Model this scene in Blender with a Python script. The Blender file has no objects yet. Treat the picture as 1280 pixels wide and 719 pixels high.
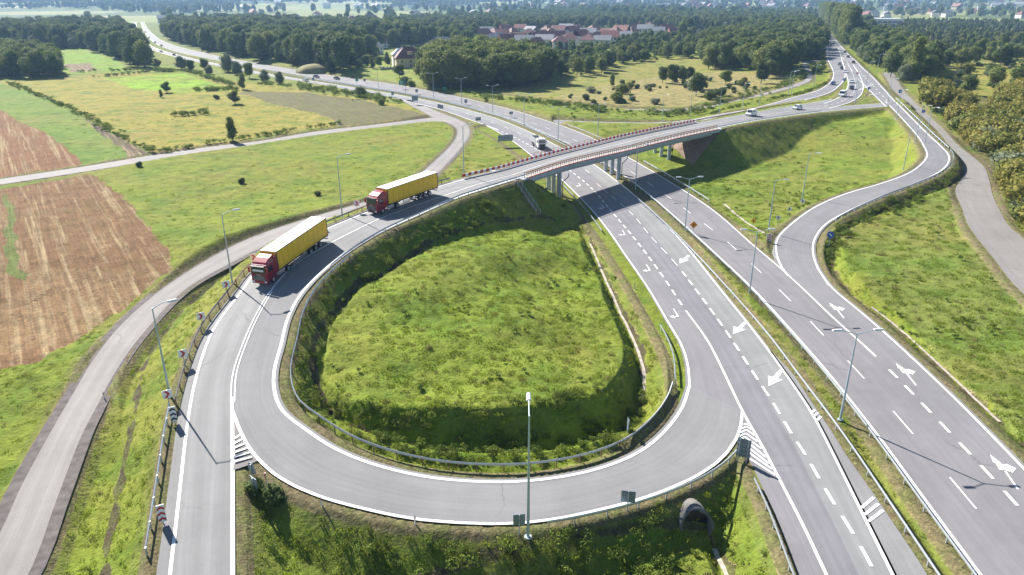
import bpy, bmesh, math, random
import numpy as np
from mathutils import Vector, Matrix, Euler
random.seed(7); rng = np.random.default_rng(11)
SC = bpy.context.scene
COL = SC.collection
# ------------------------------------------------------------------ camera
CAMH = 43.0; F = 900.0; PITCH = math.radians(22.0); PW, PH = 1280.0, 719.0
cam_d = bpy.data.cameras.new('camera'); cam = bpy.data.objects.new('camera', cam_d); COL.objects.link(cam)
cam.location = (0, 0, CAMH); cam.rotation_euler = (math.radians(90) - PITCH, 0, 0)
cam_d.sensor_width = 36; cam_d.lens = F / PW * 36; cam_d.clip_start = 0.5; cam_d.clip_end = 40000
SC.camera = cam
# ------------------------------------------------------------------ light
SUN_EL = math.radians(36); SUN_AZ = math.radians(-39)      # azimuth from +Y towards +X
w = bpy.data.worlds.new('World'); SC.world = w; w.use_nodes = True
nt = w.node_tree; bg = nt.nodes['Background']
sky = nt.nodes.new('ShaderNodeTexSky'); sky.sky_type = 'NISHITA'; sky.sun_disc = False
sky.sun_elevation = SUN_EL; sky.sun_rotation = SUN_AZ; sky.air_density = 1.0; sky.dust_density = 0.3; sky.ozone_density = 3.0
nt.links.new(sky.outputs[0], bg.inputs[0]); bg.inputs[1].default_value = 0.05
sl = bpy.data.lights.new('sun', 'SUN'); sl.energy = 5.0; sl.angle = math.radians(0.5); sl.color = (1, 0.955, 0.88)
so = bpy.data.objects.new('sun', sl); COL.objects.link(so); so.location = (-60, 80, 120)
sdir = Vector((math.sin(SUN_AZ) * math.cos(SUN_EL), math.cos(SUN_AZ) * math.cos(SUN_EL), math.sin(SUN_EL)))
so.rotation_euler = sdir.to_track_quat('Z', 'Y').to_euler()
SC.view_settings.view_transform = 'Standard'; SC.view_settings.look = 'None'
SC.view_settings.exposure = 1.30; SC.view_settings.gamma = 1.0
SC.render.engine = 'CYCLES'
SC.cycles.volume_bounces = 1; SC.cycles.max_bounces = 6

HAZE = 0.00011
# ------------------------------------------------------------------ helpers
cP, sP = math.cos(PITCH), math.sin(PITCH)
def P(u, v, z=0.0):
    "point of the place seen at photograph pixel (u, v), lying at height z"
    x = (u - PW / 2) / F; y = -(v - PH / 2) / F
    d = (x, cP + y * sP, -sP + y * cP)
    t = (z - CAMH) / d[2]
    return (d[0] * t, d[1] * t, z)
def pix(p):
    x, y, z = p[0], p[1], p[2] - CAMH
    dep = y * cP - z * sP; up = y * sP + z * cP
    return (PW / 2 + F * x / dep, PH / 2 - F * up / dep)
def tag(o, label=None, cat=None, group=None, kind=None):
    if label: o['label'] = label
    if cat: o['category'] = cat
    if group: o['group'] = group
    if kind: o['kind'] = kind
    return o
def empty(name, loc, rz=0):
    o = bpy.data.objects.new(name, None); COL.objects.link(o); o.location = loc; o.rotation_euler = (0, 0, rz)
    o.empty_display_size = 0.3
    return o
def copy_tree(o, parent=None):
    c = o.copy(); COL.objects.link(c)
    if parent: c.parent = parent
    for ch in list(o.children): copy_tree(ch, c)
    return c
class MB:
    def __init__(s): s.v = []; s.f = []; s.m = []
    def add(s, vs, fs, m=0):
        n = len(s.v); s.v += [tuple(a) for a in vs]; s.f += [tuple(i + n for i in f) for f in fs]; s.m += [m] * len(fs); return s
    def box(s, c, d, m=0, rz=0, M=None):
        hx, hy, hz = d[0] / 2, d[1] / 2, d[2] / 2
        vs = [Vector((x * hx, y * hy, z * hz)) for x in (-1, 1) for y in (-1, 1) for z in (-1, 1)]
        R = M if M else Matrix.Rotation(rz, 3, 'Z')
        vs = [R @ q + Vector(c) for q in vs]
        return s.add(vs, [(0, 1, 3, 2), (4, 6, 7, 5), (0, 4, 5, 1), (2, 3, 7, 6), (0, 2, 6, 4), (1, 5, 7, 3)], m)
    def tube(s, a, b, r0, r1=None, n=8, m=0, caps=True):
        r1 = r0 if r1 is None else r1
        a = Vector(a); b = Vector(b); q = (b - a).to_track_quat('Z', 'Y'); vs = []
        for k in range(n):
            t = 2 * math.pi * k / n; e = q @ Vector((math.cos(t), math.sin(t), 0)); vs.append(a + e * r0)
        for k in range(n):
            t = 2 * math.pi * k / n; e = q @ Vector((math.cos(t), math.sin(t), 0)); vs.append(b + e * r1)
        fs = [(k, (k + 1) % n, n + (k + 1) % n, n + k) for k in range(n)]
        if caps: fs += [tuple(reversed(range(n))), tuple(range(n, 2 * n))]
        return s.add(vs, fs, m)
    def prism(s, prof, x0, x1, m=0, axis='x'):
        "extrude closed profile [(a,b)] between x0..x1 ; profile in (y,z)"
        n = len(prof)
        vs = [(x0, a, b) for a, b in prof] + [(x1, a, b) for a, b in prof]
        fs = [(k, (k + 1) % n, n + (k + 1) % n, n + k) for k in range(n)] + [tuple(reversed(range(n))), tuple(range(n, 2 * n))]
        return s.add(vs, fs, m)
    def build(s, name, mats, parent=None, smooth=False, bevel=0):
        me = bpy.data.meshes.new(name); me.from_pydata(s.v, [], s.f)
        for mt in (mats if isinstance(mats, (list, tuple)) else [mats]): me.materials.append(mt)
        if any(s.m): me.polygons.foreach_set('material_index', s.m)
        bm = bmesh.new(); bm.from_mesh(me); bmesh.ops.recalc_face_normals(bm, faces=bm.faces)
        if bevel: bmesh.ops.bevel(bm, geom=bm.edges[:], offset=bevel, segments=2, affect='EDGES', profile=0.6)
        bm.to_mesh(me); bm.free()
        if smooth: me.polygons.foreach_set('use_smooth', [True] * len(me.polygons))
        o = bpy.data.objects.new(name, me); COL.objects.link(o)
        if parent: o.parent = parent
        return o
def fast_mesh(name, V, Fq, mats, smooth=False, parent=None, midx=None):
    me = bpy.data.meshes.new(name); V = np.asarray(V, np.float32); Fq = np.asarray(Fq, np.int32)
    k = Fq.shape[1]
    me.vertices.add(len(V)); me.vertices.foreach_set('co', V.ravel())
    me.loops.add(Fq.size); me.loops.foreach_set('vertex_index', Fq.ravel())
    me.polygons.add(len(Fq)); me.polygons.foreach_set('loop_start', np.arange(0, Fq.size, k, dtype=np.int32))
    me.polygons.foreach_set('loop_total', np.full(len(Fq), k, np.int32))
    if midx is not None: me.polygons.foreach_set('material_index', np.asarray(midx, np.int32))
    if smooth: me.polygons.foreach_set('use_smooth', np.ones(len(Fq), bool))
    me.update(calc_edges=True); me.validate()
    for mt in (mats if isinstance(mats, (list, tuple)) else [mats]): me.materials.append(mt)
    o = bpy.data.objects.new(name, me); COL.objects.link(o)
    if parent: o.parent = parent
    return o
# ------------------------------------------------------------------ materials
def mat(name, col, rough=0.6, metal=0.0, noise=0.0, scale=3.0, spec=None, coat=0, emit=None, coord='Object'):
    m = bpy.data.materials.new(name); m.use_nodes = True; t = m.node_tree; b = t.nodes['Principled BSDF']
    b.inputs['Base Color'].default_value = (*col, 1); b.inputs['Roughness'].default_value = rough; b.inputs['Metallic'].default_value = metal
    if spec is not None: b.inputs['Specular IOR Level'].default_value = spec
    if coat: b.inputs['Coat Weight'].default_value = coat
    if noise:
        tc = t.nodes.new('ShaderNodeTexCoord'); n = t.nodes.new('ShaderNodeTexNoise'); n.inputs['Scale'].default_value = scale; n.inputs['Detail'].default_value = 6
        t.links.new(tc.outputs[coord], n.inputs['Vector'])
        mr = t.nodes.new('ShaderNodeMapRange'); mr.inputs['From Min'].default_value = 0.3; mr.inputs['From Max'].default_value = 0.7
        mr.inputs['To Min'].default_value = 1 - noise; mr.inputs['To Max'].default_value = 1 + noise
        t.links.new(n.outputs[0], mr.inputs[0])
        mx = t.nodes.new('ShaderNodeVectorMath'); mx.operation = 'SCALE'; mx.inputs[0].default_value = col
        t.links.new(mr.outputs[0], mx.inputs['Scale']); t.links.new(mx.outputs[0], b.inputs['Base Color'])
    return m
def nd(t, typ, **k):
    n = t.nodes.new(typ)
    for a, b in k.items(): setattr(n, a, b)
    return n
def noise_node(t, vec, scale, detail=5, rough=0.55):
    n = nd(t, 'ShaderNodeTexNoise'); n.inputs['Scale'].default_value = scale; n.inputs['Detail'].default_value = detail; n.inputs['Roughness'].default_value = rough
    t.links.new(vec, n.inputs['Vector']); return n.outputs[0]
def maprange(t, src, a, b, c, d):
    n = nd(t, 'ShaderNodeMapRange'); t.links.new(src, n.inputs[0])
    for i, x in enumerate((a, b, c, d)): n.inputs[1 + i].default_value = x
    return n.outputs[0]
def mathn(t, op, a, b):
    n = nd(t, 'ShaderNodeMath', operation=op)
    for i, x in enumerate((a, b)):
        if hasattr(x, 'node'): t.links.new(x, n.inputs[i])
        else: n.inputs[i].default_value = x
    return n.outputs[0]
def mixcol(t, fac, a, b, mode='MIX'):
    n = nd(t, 'ShaderNodeMix', data_type='RGBA', blend_type=mode)
    for sck, x in ((n.inputs[0], fac), (n.inputs[6], a), (n.inputs[7], b)):
        if hasattr(x, 'node'): t.links.new(x, sck)
        elif isinstance(x, tuple): sck.default_value = (*x, 1)
        else: sck.default_value = x
    return n.outputs[2]
def asphalt(name, col, bands=(0.25, 0.75), bcol=1.12, lanes=None):
    """worn asphalt; UV.x runs 0..1 across the road, UV.y metres along"""
    m = bpy.data.materials.new(name); m.use_nodes = True; t = m.node_tree; b = t.nodes['Principled BSDF']
    b.inputs['Roughness'].default_value = 0.85; b.inputs['Specular IOR Level'].default_value = 0.3
    uv = nd(t, 'ShaderNodeUVMap'); sx = nd(t, 'ShaderNodeSeparateXYZ'); t.links.new(uv.outputs[0], sx.inputs[0])
    geo = nd(t, 'ShaderNodeNewGeometry')
    # wheel polished bands: narrow bumps in U
    tot = None
    for c, wd in bands:
        d = mathn(t, 'SUBTRACT', sx.outputs[0], c); d = mathn(t, 'ABSOLUTE', d, 0)
        g = maprange(t, d, 0, wd, 1, 0)
        tot = g if tot is None else mathn(t, 'MAXIMUM', tot, g)
    mp = nd(t, 'ShaderNodeMapping'); mp.inputs['Scale'].default_value = (6, 0.02, 1); t.links.new(uv.outputs[0], mp.inputs[0])
    streak = noise_node(t, mp.outputs[0], 3.0, 3)
    blot = noise_node(t, geo.outputs['Position'], 0.09, 4)
    fine = noise_node(t, geo.outputs['Position'], 9.0, 3, 0.7)
    v = mathn(t, 'MULTIPLY', maprange(t, streak, .3, .7, .93, 1.07), maprange(t, blot, .3, .7, .90, 1.09))
    v = mathn(t, 'MULTIPLY', v, maprange(t, fine, .3, .7, .93, 1.07))
    vo = nd(t, 'ShaderNodeTexVoronoi', feature='DISTANCE_TO_EDGE'); vo.inputs['Scale'].default_value = .045
    wn = nd(t, 'ShaderNodeTexNoise'); wn.inputs['Scale'].default_value = .25; wn.inputs['Detail'].default_value = 4; t.links.new(geo.outputs['Position'], wn.inputs['Vector'])
    va = nd(t, 'ShaderNodeVectorMath', operation='SCALE'); t.links.new(wn.outputs['Color'], va.inputs[0]); va.inputs['Scale'].default_value = 5.0
    vb = nd(t, 'ShaderNodeVectorMath', operation='ADD'); t.links.new(va.outputs[0], vb.inputs[0]); t.links.new(geo.outputs['Position'], vb.inputs[1]); t.links.new(vb.outputs[0], vo.inputs['Vector'])
    crk = maprange(t, vo.outputs['Distance'], .0015, .0050, .74, 1.0); msk = maprange(t, blot, .50, .58, 0, 1)
    crk = mathn(t, 'ADD', 1.0, mathn(t, 'MULTIPLY', mathn(t, 'SUBTRACT', crk, 1.0), msk)); v = mathn(t, 'MULTIPLY', v, crk)
    big = noise_node(t, geo.outputs['Position'], .35, 5, .65); v = mathn(t, 'MULTIPLY', v, maprange(t, big, .35, .65, .95, 1.05))
    if tot is not None: v = mathn(t, 'MULTIPLY', v, maprange(t, tot, 0, 1, 1.0, bcol))
    base = None
    if lanes:   # lanes = list of (u0, colour): real difference of the paving between lanes
        base = lanes[0][1]
        for u0, c in lanes[1:]:
            st = maprange(t, sx.outputs[0], u0 - 0.012, u0 + 0.012, 0, 1); base = mixcol(t, st, base, c)
    else: base = col
    sc = nd(t, 'ShaderNodeVectorMath', operation='SCALE')
    if hasattr(base, 'node'): t.links.new(base, sc.inputs[0])
    else: sc.inputs[0].default_value = base
    t.links.new(v, sc.inputs['Scale']); t.links.new(sc.outputs[0], b.inputs['Base Color'])
    return m
A_ = (0.185, 0.178, 0.186)
M = {}
M['asph_w'] = asphalt('asphalt_west', A_, [(.17, .07), (.33, .07), (.64, .07), (.84, .07)], 1.10, lanes=[(0, (.178, .171, .184)), (.46, (.214, .215, .214))])
M['asph_e'] = asphalt('asphalt_east', (.190, .182, .190), [(.15, .07), (.35, .07), (.62, .07), (.85, .07)], 1.05)
M['asph_x'] = asphalt('asphalt_exit', (.196, .189, .198), [(.3, .15), (.7, .15)], 1.04)
M['asph_loop'] = asphalt('asphalt_loop', (.206, .202, .204), [(.3, .2), (.7, .2)], 1.05)
M['asph_ramp'] = asphalt('asphalt_ramp', (.206, .203, .203), [(.3, .16), (.68, .16)], 1.17)
M['asph_serv'] = asphalt('asphalt_service', (.225, .208, .200), [(.28, .16), (.72, .16)], 1.13)
M['asph_old'] = asphalt('asphalt_old', (.21, .195, .185), [(.3, .2), (.7, .2)], 1.05)
M['gravel'] = mat('gravel', (.105, .088, .085), .95, noise=.35, scale=1.2)
M['verge'] = mat('verge_soil', (.17, .13, .10), .95, noise=.4, scale=.9)
M['paint'] = mat('road_paint', (.70, .70, .69), .6, noise=.16, scale=1.1, coord='Generated' if False else 'Object')
M['zinc'] = mat('galvanised_steel', (.50, .54, .58), .45, .55, noise=.08, scale=2)
M['zinc_dark'] = mat('grey_green_steel', (.20, .26, .28), .45, .5)
M['pole'] = mat('lamp_pole_steel', (.42, .50, .54), .5, .3)
M['lamp_head'] = mat('lamp_housing', (.72, .74, .76), .35)
M['glass_lens'] = mat('lamp_lens', (.6, .62, .62), .15)
M['concrete'] = mat('concrete', (.42, .41, .39), .85, noise=.15, scale=.6)
M['concrete_b'] = mat('painted_concrete', (.40, .43, .47), .8, noise=.12, scale=.5)
M['walk'] = mat('walkway_surface', (.22, .18, .145), .9, noise=.2, scale=.8)
M['brick_slope'] = mat('slope_paving', (.25, .17, .13), .9, noise=.25, scale=1.5)
M['red'] = mat('red_paint', (.50, .03, .035), .45)
M['redline'] = mat('red_deck_edge', (.42, .10, .08), .6)
M['white'] = mat('white_paint', (.80, .80, .80), .4)
M['rust'] = mat('rusty_rail', (.26, .15, .09), .7, noise=.3, scale=3)
M['rail_worn'] = mat('worn_brownish_steel', (.33, .29, .27), .55, .4, noise=.15, scale=2)
M['tarp_seam'] = mat('tarpaulin_seam', (.62, .34, .012), .6)
M['black'] = mat('black_plastic', (.015, .015, .017), .5)
M['tyre'] = mat('tyre_rubber', (.02, .02, .021), .8)
M['rim'] = mat('wheel_rim', (.55, .56, .58), .35, .7)
M['chassis'] = mat('chassis_paint', (.03, .032, .035), .6)
M['truck_red'] = mat('red_cab_paint', (.30, .006, .022), .28, coat=.5, noise=.05, scale=2)
M['tarp'] = mat('yellow_tarpaulin', (.90, .53, .015), .5, noise=.06, scale=.7)
M['tarp_roof'] = mat('pale_roof_tarp', (.74, .73, .70), .6, noise=.08, scale=.8)
M['glass'] = mat('dark_glass', (.02, .03, .045), .06, spec=.9)
M['headlight'] = mat('headlight_glass', (.75, .78, .8), .15)
M['tail'] = mat('tail_light', (.4, .01, .01), .3)
M['sign_back'] = mat('sign_back_grey', (.22, .27, .32), .5, .4)
M['sign_blue'] = mat('sign_blue', (.015, .10, .42), .4)
M['sign_green'] = mat('sign_green', (.0, .30, .18), .4)
M['sign_yellow'] = mat('sign_yellow', (.85, .50, .02), .4)
M['sign_orange'] = mat('sign_orange', (.80, .26, .03), .4)
M['stone'] = mat('channel_concrete', (.40, .35, .29), .9, noise=.35, scale=1.6)
M['roof_red'] = mat('red_roof_tiles', (.26, .10, .08), .75, noise=.2, scale=.8)
M['roof_brown'] = mat('brown_roof_tiles', (.17, .065, .06), .75, noise=.2, scale=.8)
M['roof_grey'] = mat('grey_roof', (.22, .22, .24), .7, noise=.15, scale=.8)
M['roof_light'] = mat('light_metal_roof', (.62, .62, .64), .5, noise=.1, scale=.3)
M['wall_w'] = mat('white_render', (.72, .69, .64), .85, noise=.06, scale=.7)
M['wall_c'] = mat('cream_render', (.60, .50, .36), .85, noise=.06, scale=.7)
M['wall_g'] = mat('grey_render', (.42, .42, .43), .85, noise=.06, scale=.7)
M['bark'] = mat('bark', (.10, .075, .055), .9, noise=.3, scale=4)
M['birch'] = mat('pale_bark', (.38, .36, .32), .9, noise=.3, scale=4)

# ------------------------------------------------------------------ curve helpers
def cr(pts, n_per=6):
    "Catmull-Rom through pts (k x 3), centripetal-ish uniform"
    p = np.asarray(pts, float)
    if len(p) < 3: return p
    e = np.vstack([2 * p[0] - p[1], p, 2 * p[-1] - p[-2]]); out = []
    for i in range(1, len(e) - 2):
        p0, p1, p2, p3 = e[i - 1], e[i], e[i + 1], e[i + 2]
        d0, d1, d2 = [max(np.linalg.norm(b - a), 1e-3) ** 0.5 for a, b in ((p0, p1), (p1, p2), (p2, p3))]
        m1 = (p2 - p1) + d1 * ((p1 - p0) / d0 - (p2 - p0) / (d0 + d1)); m2 = (p2 - p1) + d1 * ((p3 - p2) / d2 - (p3 - p1) / (d1 + d2))
        for k in range(n_per):
            s = k / n_per
            out.append((2 * s**3 - 3 * s**2 + 1) * p1 + (s**3 - 2 * s**2 + s) * m1 + (-2 * s**3 + 3 * s**2) * p2 + (s**3 - s**2) * m2)
    out.append(e[-2]); return np.array(out)
def resample(pts, step=None, n=None):
    p = np.asarray(pts, float); d = np.r_[0, np.cumsum(np.linalg.norm(np.diff(p, axis=0), axis=1))]
    if n is None: n = max(2, int(round(d[-1] / step)) + 1)
    s = np.linspace(0, d[-1], n); return np.stack([np.interp(s, d, p[:, k]) for k in range(3)], 1)
def curve(px, z=None, step=2.0, sm=True):
    "px list of (u,v) or (u,v,z)"
    pts = [P(q[0], q[1], q[2] if len(q) > 2 else (z or 0)) for q in px]
    return resample(cr(pts, 8) if sm else pts, step)
def length(c): return float(np.sum(np.linalg.norm(np.diff(c, axis=0), axis=1)))
def normals2(c):
    t = np.gradient(c[:, :2], axis=0); t /= np.maximum(np.linalg.norm(t, axis=1, keepdims=True), 1e-9)
    return np.stack([t[:, 1], -t[:, 0]], 1)          # right-hand side of travel
def offset(c, d, dz=0):
    o = c.copy(); o[:, :2] += normals2(c) * d; o[:, 2] += dz; return o
def cut(c, s0, s1, step=None):
    d = np.r_[0, np.cumsum(np.linalg.norm(np.diff(c, axis=0), axis=1))]
    s1 = min(s1, d[-1]); n = max(2, int((s1 - s0) / (step or 1.5)) + 1); s = np.linspace(s0, s1, n)
    return np.stack([np.interp(s, d, c[:, k]) for k in range(3)], 1)
def nearest_s(c, p):
    d = np.r_[0, np.cumsum(np.linalg.norm(np.diff(c, axis=0), axis=1))]
    return float(d[np.argmin(np.hypot(c[:, 0] - p[0], c[:, 1] - p[1]))])
def strip(A, B, dz, mb, m=0, nx=1):
    "quads between two equal-length polylines"
    n = len(A); vs = []
    for i in range(n):
        for k in range(nx + 1):
            q = A[i] + (B[i] - A[i]) * k / nx; vs.append((q[0], q[1], q[2] + dz))
    w_ = nx + 1
    mb.add(vs, [(i * w_ + k, i * w_ + k + 1, (i + 1) * w_ + k + 1, (i + 1) * w_ + k) for i in range(n - 1) for k in range(nx)], m)
def line_paint(mb, c, wdt, dz=0.016): strip(offset(c, -wdt / 2), offset(c, wdt / 2), dz + .012, mb)
def dashed(mb, c, s0, dash, period, wdt, dz=0.016, s1=None):
    L = s1 or length(c); s = s0
    while s + dash < L:
        line_paint(mb, cut(c, s, s + dash, 1.0), wdt, dz); s += period
def sweep(mb, c, prof, m=0, closed=True, caps=True):
    "prof = [(offset, dz)] swept along polyline c"
    nn = normals2(c); k = len(prof); vs = []
    for i in range(len(c)):
        for o_, z_ in prof: vs.append((c[i, 0] + nn[i, 0] * o_, c[i, 1] + nn[i, 1] * o_, c[i, 2] + z_))
    rr = range(k if closed else k - 1)
    fs = [(i * k + j, i * k + (j + 1) % k, (i + 1) * k + (j + 1) % k, (i + 1) * k + j) for i in range(len(c) - 1) for j in rr]
    if closed and caps: fs += [tuple(reversed(range(k))), tuple((len(c) - 1) * k + j for j in range(k))]
    mb.add(vs, fs, m)

# ------------------------------------------------------------------ roads (edges traced, in travel order)
ROADS = []       # dicts: L, R (world polylines, equal n), embank flag
def road(name, Lp, Rp, mt, step=2.0, sh=(0.5, 0.5), dz=0.0, nx=4, embank=True, slope=1.6, zl=None, zr=None, anchors=(), pair=False):
    L = curve(Lp, zl, step=.5 if anchors else 2.0); R = curve(Rp, zr if zr is not None else zl, step=.5 if anchors else 2.0)
    sl = [0] + [nearest_s(L, P(*a)) for a, _ in anchors] + [length(L)]; sr = [0] + [nearest_s(R, P(*b)) for _, b in anchors] + [length(R)]
    Ls, Rs = [], []
    for i in range(len(sl) - 1):
        n = max(4, int(max(sl[i + 1] - sl[i], sr[i + 1] - sr[i]) / step)) + 1
        a = resample(cut(L, sl[i], sl[i + 1], .25 if anchors else .8), n=n); b = resample(cut(R, sr[i], sr[i + 1], .25 if anchors else .8), n=n)
        Ls.append(a if i == 0 else a[1:]); Rs.append(b if i == 0 else b[1:])
    L = np.vstack(Ls); R = np.vstack(Rs)
    if pair:      # square rungs: partner of each left sample is the nearest right-hand point, kept in order
        Ld = curve(Lp, zl, step=.4); Rd = curve(Rp, zr if zr is not None else zl, step=.4); n = max(8, int(length(Ld) / step)); L = resample(Ld, n=n)
        ss = np.array([nearest_s(Rd, q) for q in L]); ss[0] = 0; ss[-1] = length(Rd); ss = np.maximum.accumulate(ss)
        k_ = np.ones(5) / 5; sm = np.convolve(np.r_[[ss[0]] * 2, ss, [ss[-1]] * 2], k_, 'valid'); sm[0] = 0; sm[-1] = length(Rd)
        dd = np.r_[0, np.cumsum(np.linalg.norm(np.diff(Rd, axis=0), axis=1))]; R = np.stack([np.interp(sm, dd, Rd[:, k]) for k in range(3)], 1)
    # outward shoulders of the same asphalt
    d = R - L; d /= np.linalg.norm(d[:, :2], axis=1, keepdims=True)
    Lo = L - d * sh[0]; Ro = R + d * sh[1]
    r = dict(name=name, L=L, R=R, Lo=Lo, Ro=Ro, mt=mt, dz=dz, nx=nx, embank=embank, slope=slope); ROADS.append(r); return r
def extrap(pts): return pts
# bridge / ramp lines
ZB = 7.5
Wl = [(207,790,1.3),(212.5,719,1.8),(219,664,2.1),(226,601.5,2.5),(233,540,3),(240,495,3.4),(250,455,3.9),(268,410,4.5),(305,360,5.3),(320,340,5.6),(360,312,6.2),(405,288,6.7),(440,273,7),(470,261.5,7.2),(547,234,7.4),(580,224.5,ZB),(628,213.3,ZB)]
Wb = [(628,213.3,ZB),(667,202,ZB),(700,193,ZB),(740,183,ZB),(780,173,ZB),(860,156,7.4),(874,153.3,7.35)]
Wn = [(874,153.3,7.35),(890,150.5,7.3),(936,142,7),(980,134,6.7),(1010,129.5,6.4),(1040,124,6.2)]
Cl = [(291,790,1.3),(291,719,1.8),(291,664,2.1),(291,600,2.6),(290.5,539,3.1),(290,510,3.4),(292.5,467.5,3.9),(304,432.5,4.5),(320,396,5.1),(345,355,5.8),(370,330,6.2),(407,307.5,6.7),(442.5,289,7),(475,273.5,7.2),(557.5,244,7.4),(595,231.5,ZB),(640,219,ZB)]
Cb = [(640,219,ZB),(700,199,ZB),(740,188.5,ZB),(780,179,ZB),(800,174,ZB),(850,163,7.4),(884,156.7,7.35)]
Cn = [(884,156.7,7.35),(900,153.5,7.3),(936,147,7),(1000,137.5,6.5),(1040,134,6.3),(1108,129,6.2)]
def lift_(l, lo=4.5, k=.33): return [(u, v, z if z < lo else z + (z - lo) * k) for u, v, z in l]
def lift2_(l): return [(u, v, 6.2 + (z - 6.2) * 1.83) for u, v, z in l]
LoopOut = [(290,510,3.4),(293,520,3.3),(300,538,3.1),(313,562,2.9),(345,594,2.6),(395,619,2.4),(457,636.5,2.2),(520,649,2),(595,654.5,1.8),(640,654.5,1.6),(690,649.5,1.4),(740,639.5,1.1),(790,627,.9),(840,609.5,.6),(877,591.5,.35),(902,573,.2),(917,554,.1),(925,537,.03),(928,514,0)]
LoopIn = [(351,432.5,4.4),(343.5,460,3.9),(342.5,485,3.5),(352.5,512.5,3.1),(387,540.5,2.75),(420,561.5,2.5),(470,581.5,2.25),(545,598,1.9),(640,602.5,1.5),(715,594,1.1),(765,580.5,.8),(802.5,563,.5),(832,538,.2),(853,509,.04),(862,482,0)]
In1 = [(351,432.5,4.4),(360,397.5,5),(379,364,5.6),(420,325,6.4),(470,292.5,7),(520,269.5,7.3),(570,247.5,ZB),(600,237.5,ZB),(652,221.5,ZB)]
Inb = [(652,221.5,ZB),(700,206,ZB),(740,196,ZB),(780,187,ZB),(850,170,7.4),(893,161,7.35)]
Inn = [(893,161,7.35),(905,158.5,7.3),(936,152.5,7),(980,146,6.7),(1013,141.5,6.5),(1060,137,6.3),(1110,133,6.2)]
Wl, Cl, In1, Wb, Cb, Inb = [lift_(q) for q in (Wl, Cl, In1, Wb, Cb, Inb)]; ZB = ZB + (ZB - 4.5) * .33
zfix = {7.35: 8.42, 7.4: 8.45}
Wn, Cn, Inn = [lift2_(q) for q in (Wn, Cn, Inn)]
Wb[-1] = Wn[0]; Cb[-1] = Cn[0]; Inb[-1] = Inn[0]
# ramp west lane
ramp = road('ramp_road', Wl, Cl, 'asph_ramp', sh=(1.0, 0), nx=4, pair=True,
    anchors=[((212.5,719,1.8),(291,719,1.8)),((226,601.5,2.5),(291,603,2.6)),((240,495,3.4),(290,508,3.4)),((262,424,4.3),(300,443,4.3)),((320,340,5.6),(345,355,5.8)),((405,288,6.7),(420,300,6.8)),((470,261.5,7.2),(480,271,7.2)),((547,234,7.4),(557.5,244,7.4))])
Cl2 = Cl[6:]
loopA = road('loop_ramp', LoopOut[::-1] + Cl2, LoopIn[::-1] + In1[1:], 'asph_loop', sh=(0.0, .5), slope=1.3, pair=True, step=1.5,
    anchors=[((917,554,.1),(861,480,0)),((640,654.5,1.6),(640,602.5,1.5)),((395,619,2.4),(430,566,2.5)),((300,538,3.1),(352.5,512.5,3.1)),((290,510,3.4),(343.5,485,3.5)),((292.5,467.5,3.9),(345,455,3.9)),((304,432.5,4.5),(351,432.5,4.4)),((345,355,5.8),(379,364,5.6)),((407,307.5,6.7),(440,311,6.7)),((475,273.5,7.2),(510,274,7.25))])
exit_w = road('exit_lane_west', [(928,514),(906,468),(884,425),(854,384),(833,352),(800,307),(765,265),(740,236),(712,213),(685,195),(658,179.5),(620,161.5)],
              [(862,482),(860,458),(852.5,432.5),(835,402.5),(810,360),(782.5,320),(760,287.5),(737.5,260),(697,220),(667,196.5),(638,174.5),(606,156)], 'asph_x', sh=(0, .6), zl=0)
mw_w = road('motorway_west', [(1060,775),(1033,719),(1008,665),(985,620),(971,593),(952,556),(931,520),(906,468),(884,425),(854,384),(833,352),(800,307),(765,265),(740,236),(712,213),(685,195),(658,179.5),(620,161.5),(585,149),(550,137),(502,125),(460,117),(427,111),(392,105),(357,99.5),(320,93),(270,82.5),(225,72.5),(188,61.5),(173,49),(168,38),(166,27.5)],
            [(1143,775),(1116,719),(1076,638),(1027,539),(1014,515),(959,436),(899,360),(852.5,302.5),(802.5,252.5),(766,223),(735,201.5),(703,186),(673,170.5),(645,158),(628,151),(600,142),(545,128),(502,119.5),(460,112.5),(427,107),(392,101.5),(357,96),(320,89.5),(270,79.5),(225,69.5),(192,59),(178,48),(172,38),(170,27.5)], 'asph_w', step=3, sh=(0, .35), zl=0)
mw_wsh = road('motorway_shoulder', [(1025,775),(1001,719),(986,680),(970,640),(953,605),(940,578),(930,556),(928.5,520)],
              [(1060,775),(1033,719),(1016,681),(999,648),(980,610),(965,582),(950,553),(931,516)], 'asph_x', sh=(.15, 0), zl=0)
mw_in = road('motorway_inner_strip', [(1143,775),(1116,719),(1076,638),(1027,539),(1014,515),(990,480),(959,436)], [(1185,770),(1155,714),(1122,664),(1092,619),(1060,574),(1037,537),(1015,505),(992,470),(963,438)], 'asph_loop', sh=(0, .1), zl=0, pair=True)
mw_e = road('motorway_east', [(1265,772),(1226,719),(1163,634),(1094,540),(1030,460),(960,381),(940,360),(890,313),(842.5,270),(800,234),(760,207),(712,181),(673,163.5),(640,149.5),(600,138),(545,125),(502,117),(460,110),(427,104.5),(392,98.5),(357,92.5),(320,86),(277,77),(228,66.5),(198,56.5),(186,47),(179,37),(176,27.5)],
            [(1400,772),(1330,698),(1259,618),(1203,557.5),(1095,446),(1040,396),(1002.5,360),(974,334),(942.5,307.5),(890,262),(830,223),(780,194),(745,175),(712,161),(677,149),(640,137.5),(600,127.5),(570,120.5),(530,112.5),(495,106),(460,101),(420,95.5),(385,90),(345,83.5),(310,77.5),(265,68.5),(225,59),(203,51),(190,42),(184,35),(180,27.5)], 'asph_e', step=3, sh=(.35, .0), zl=0)
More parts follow.
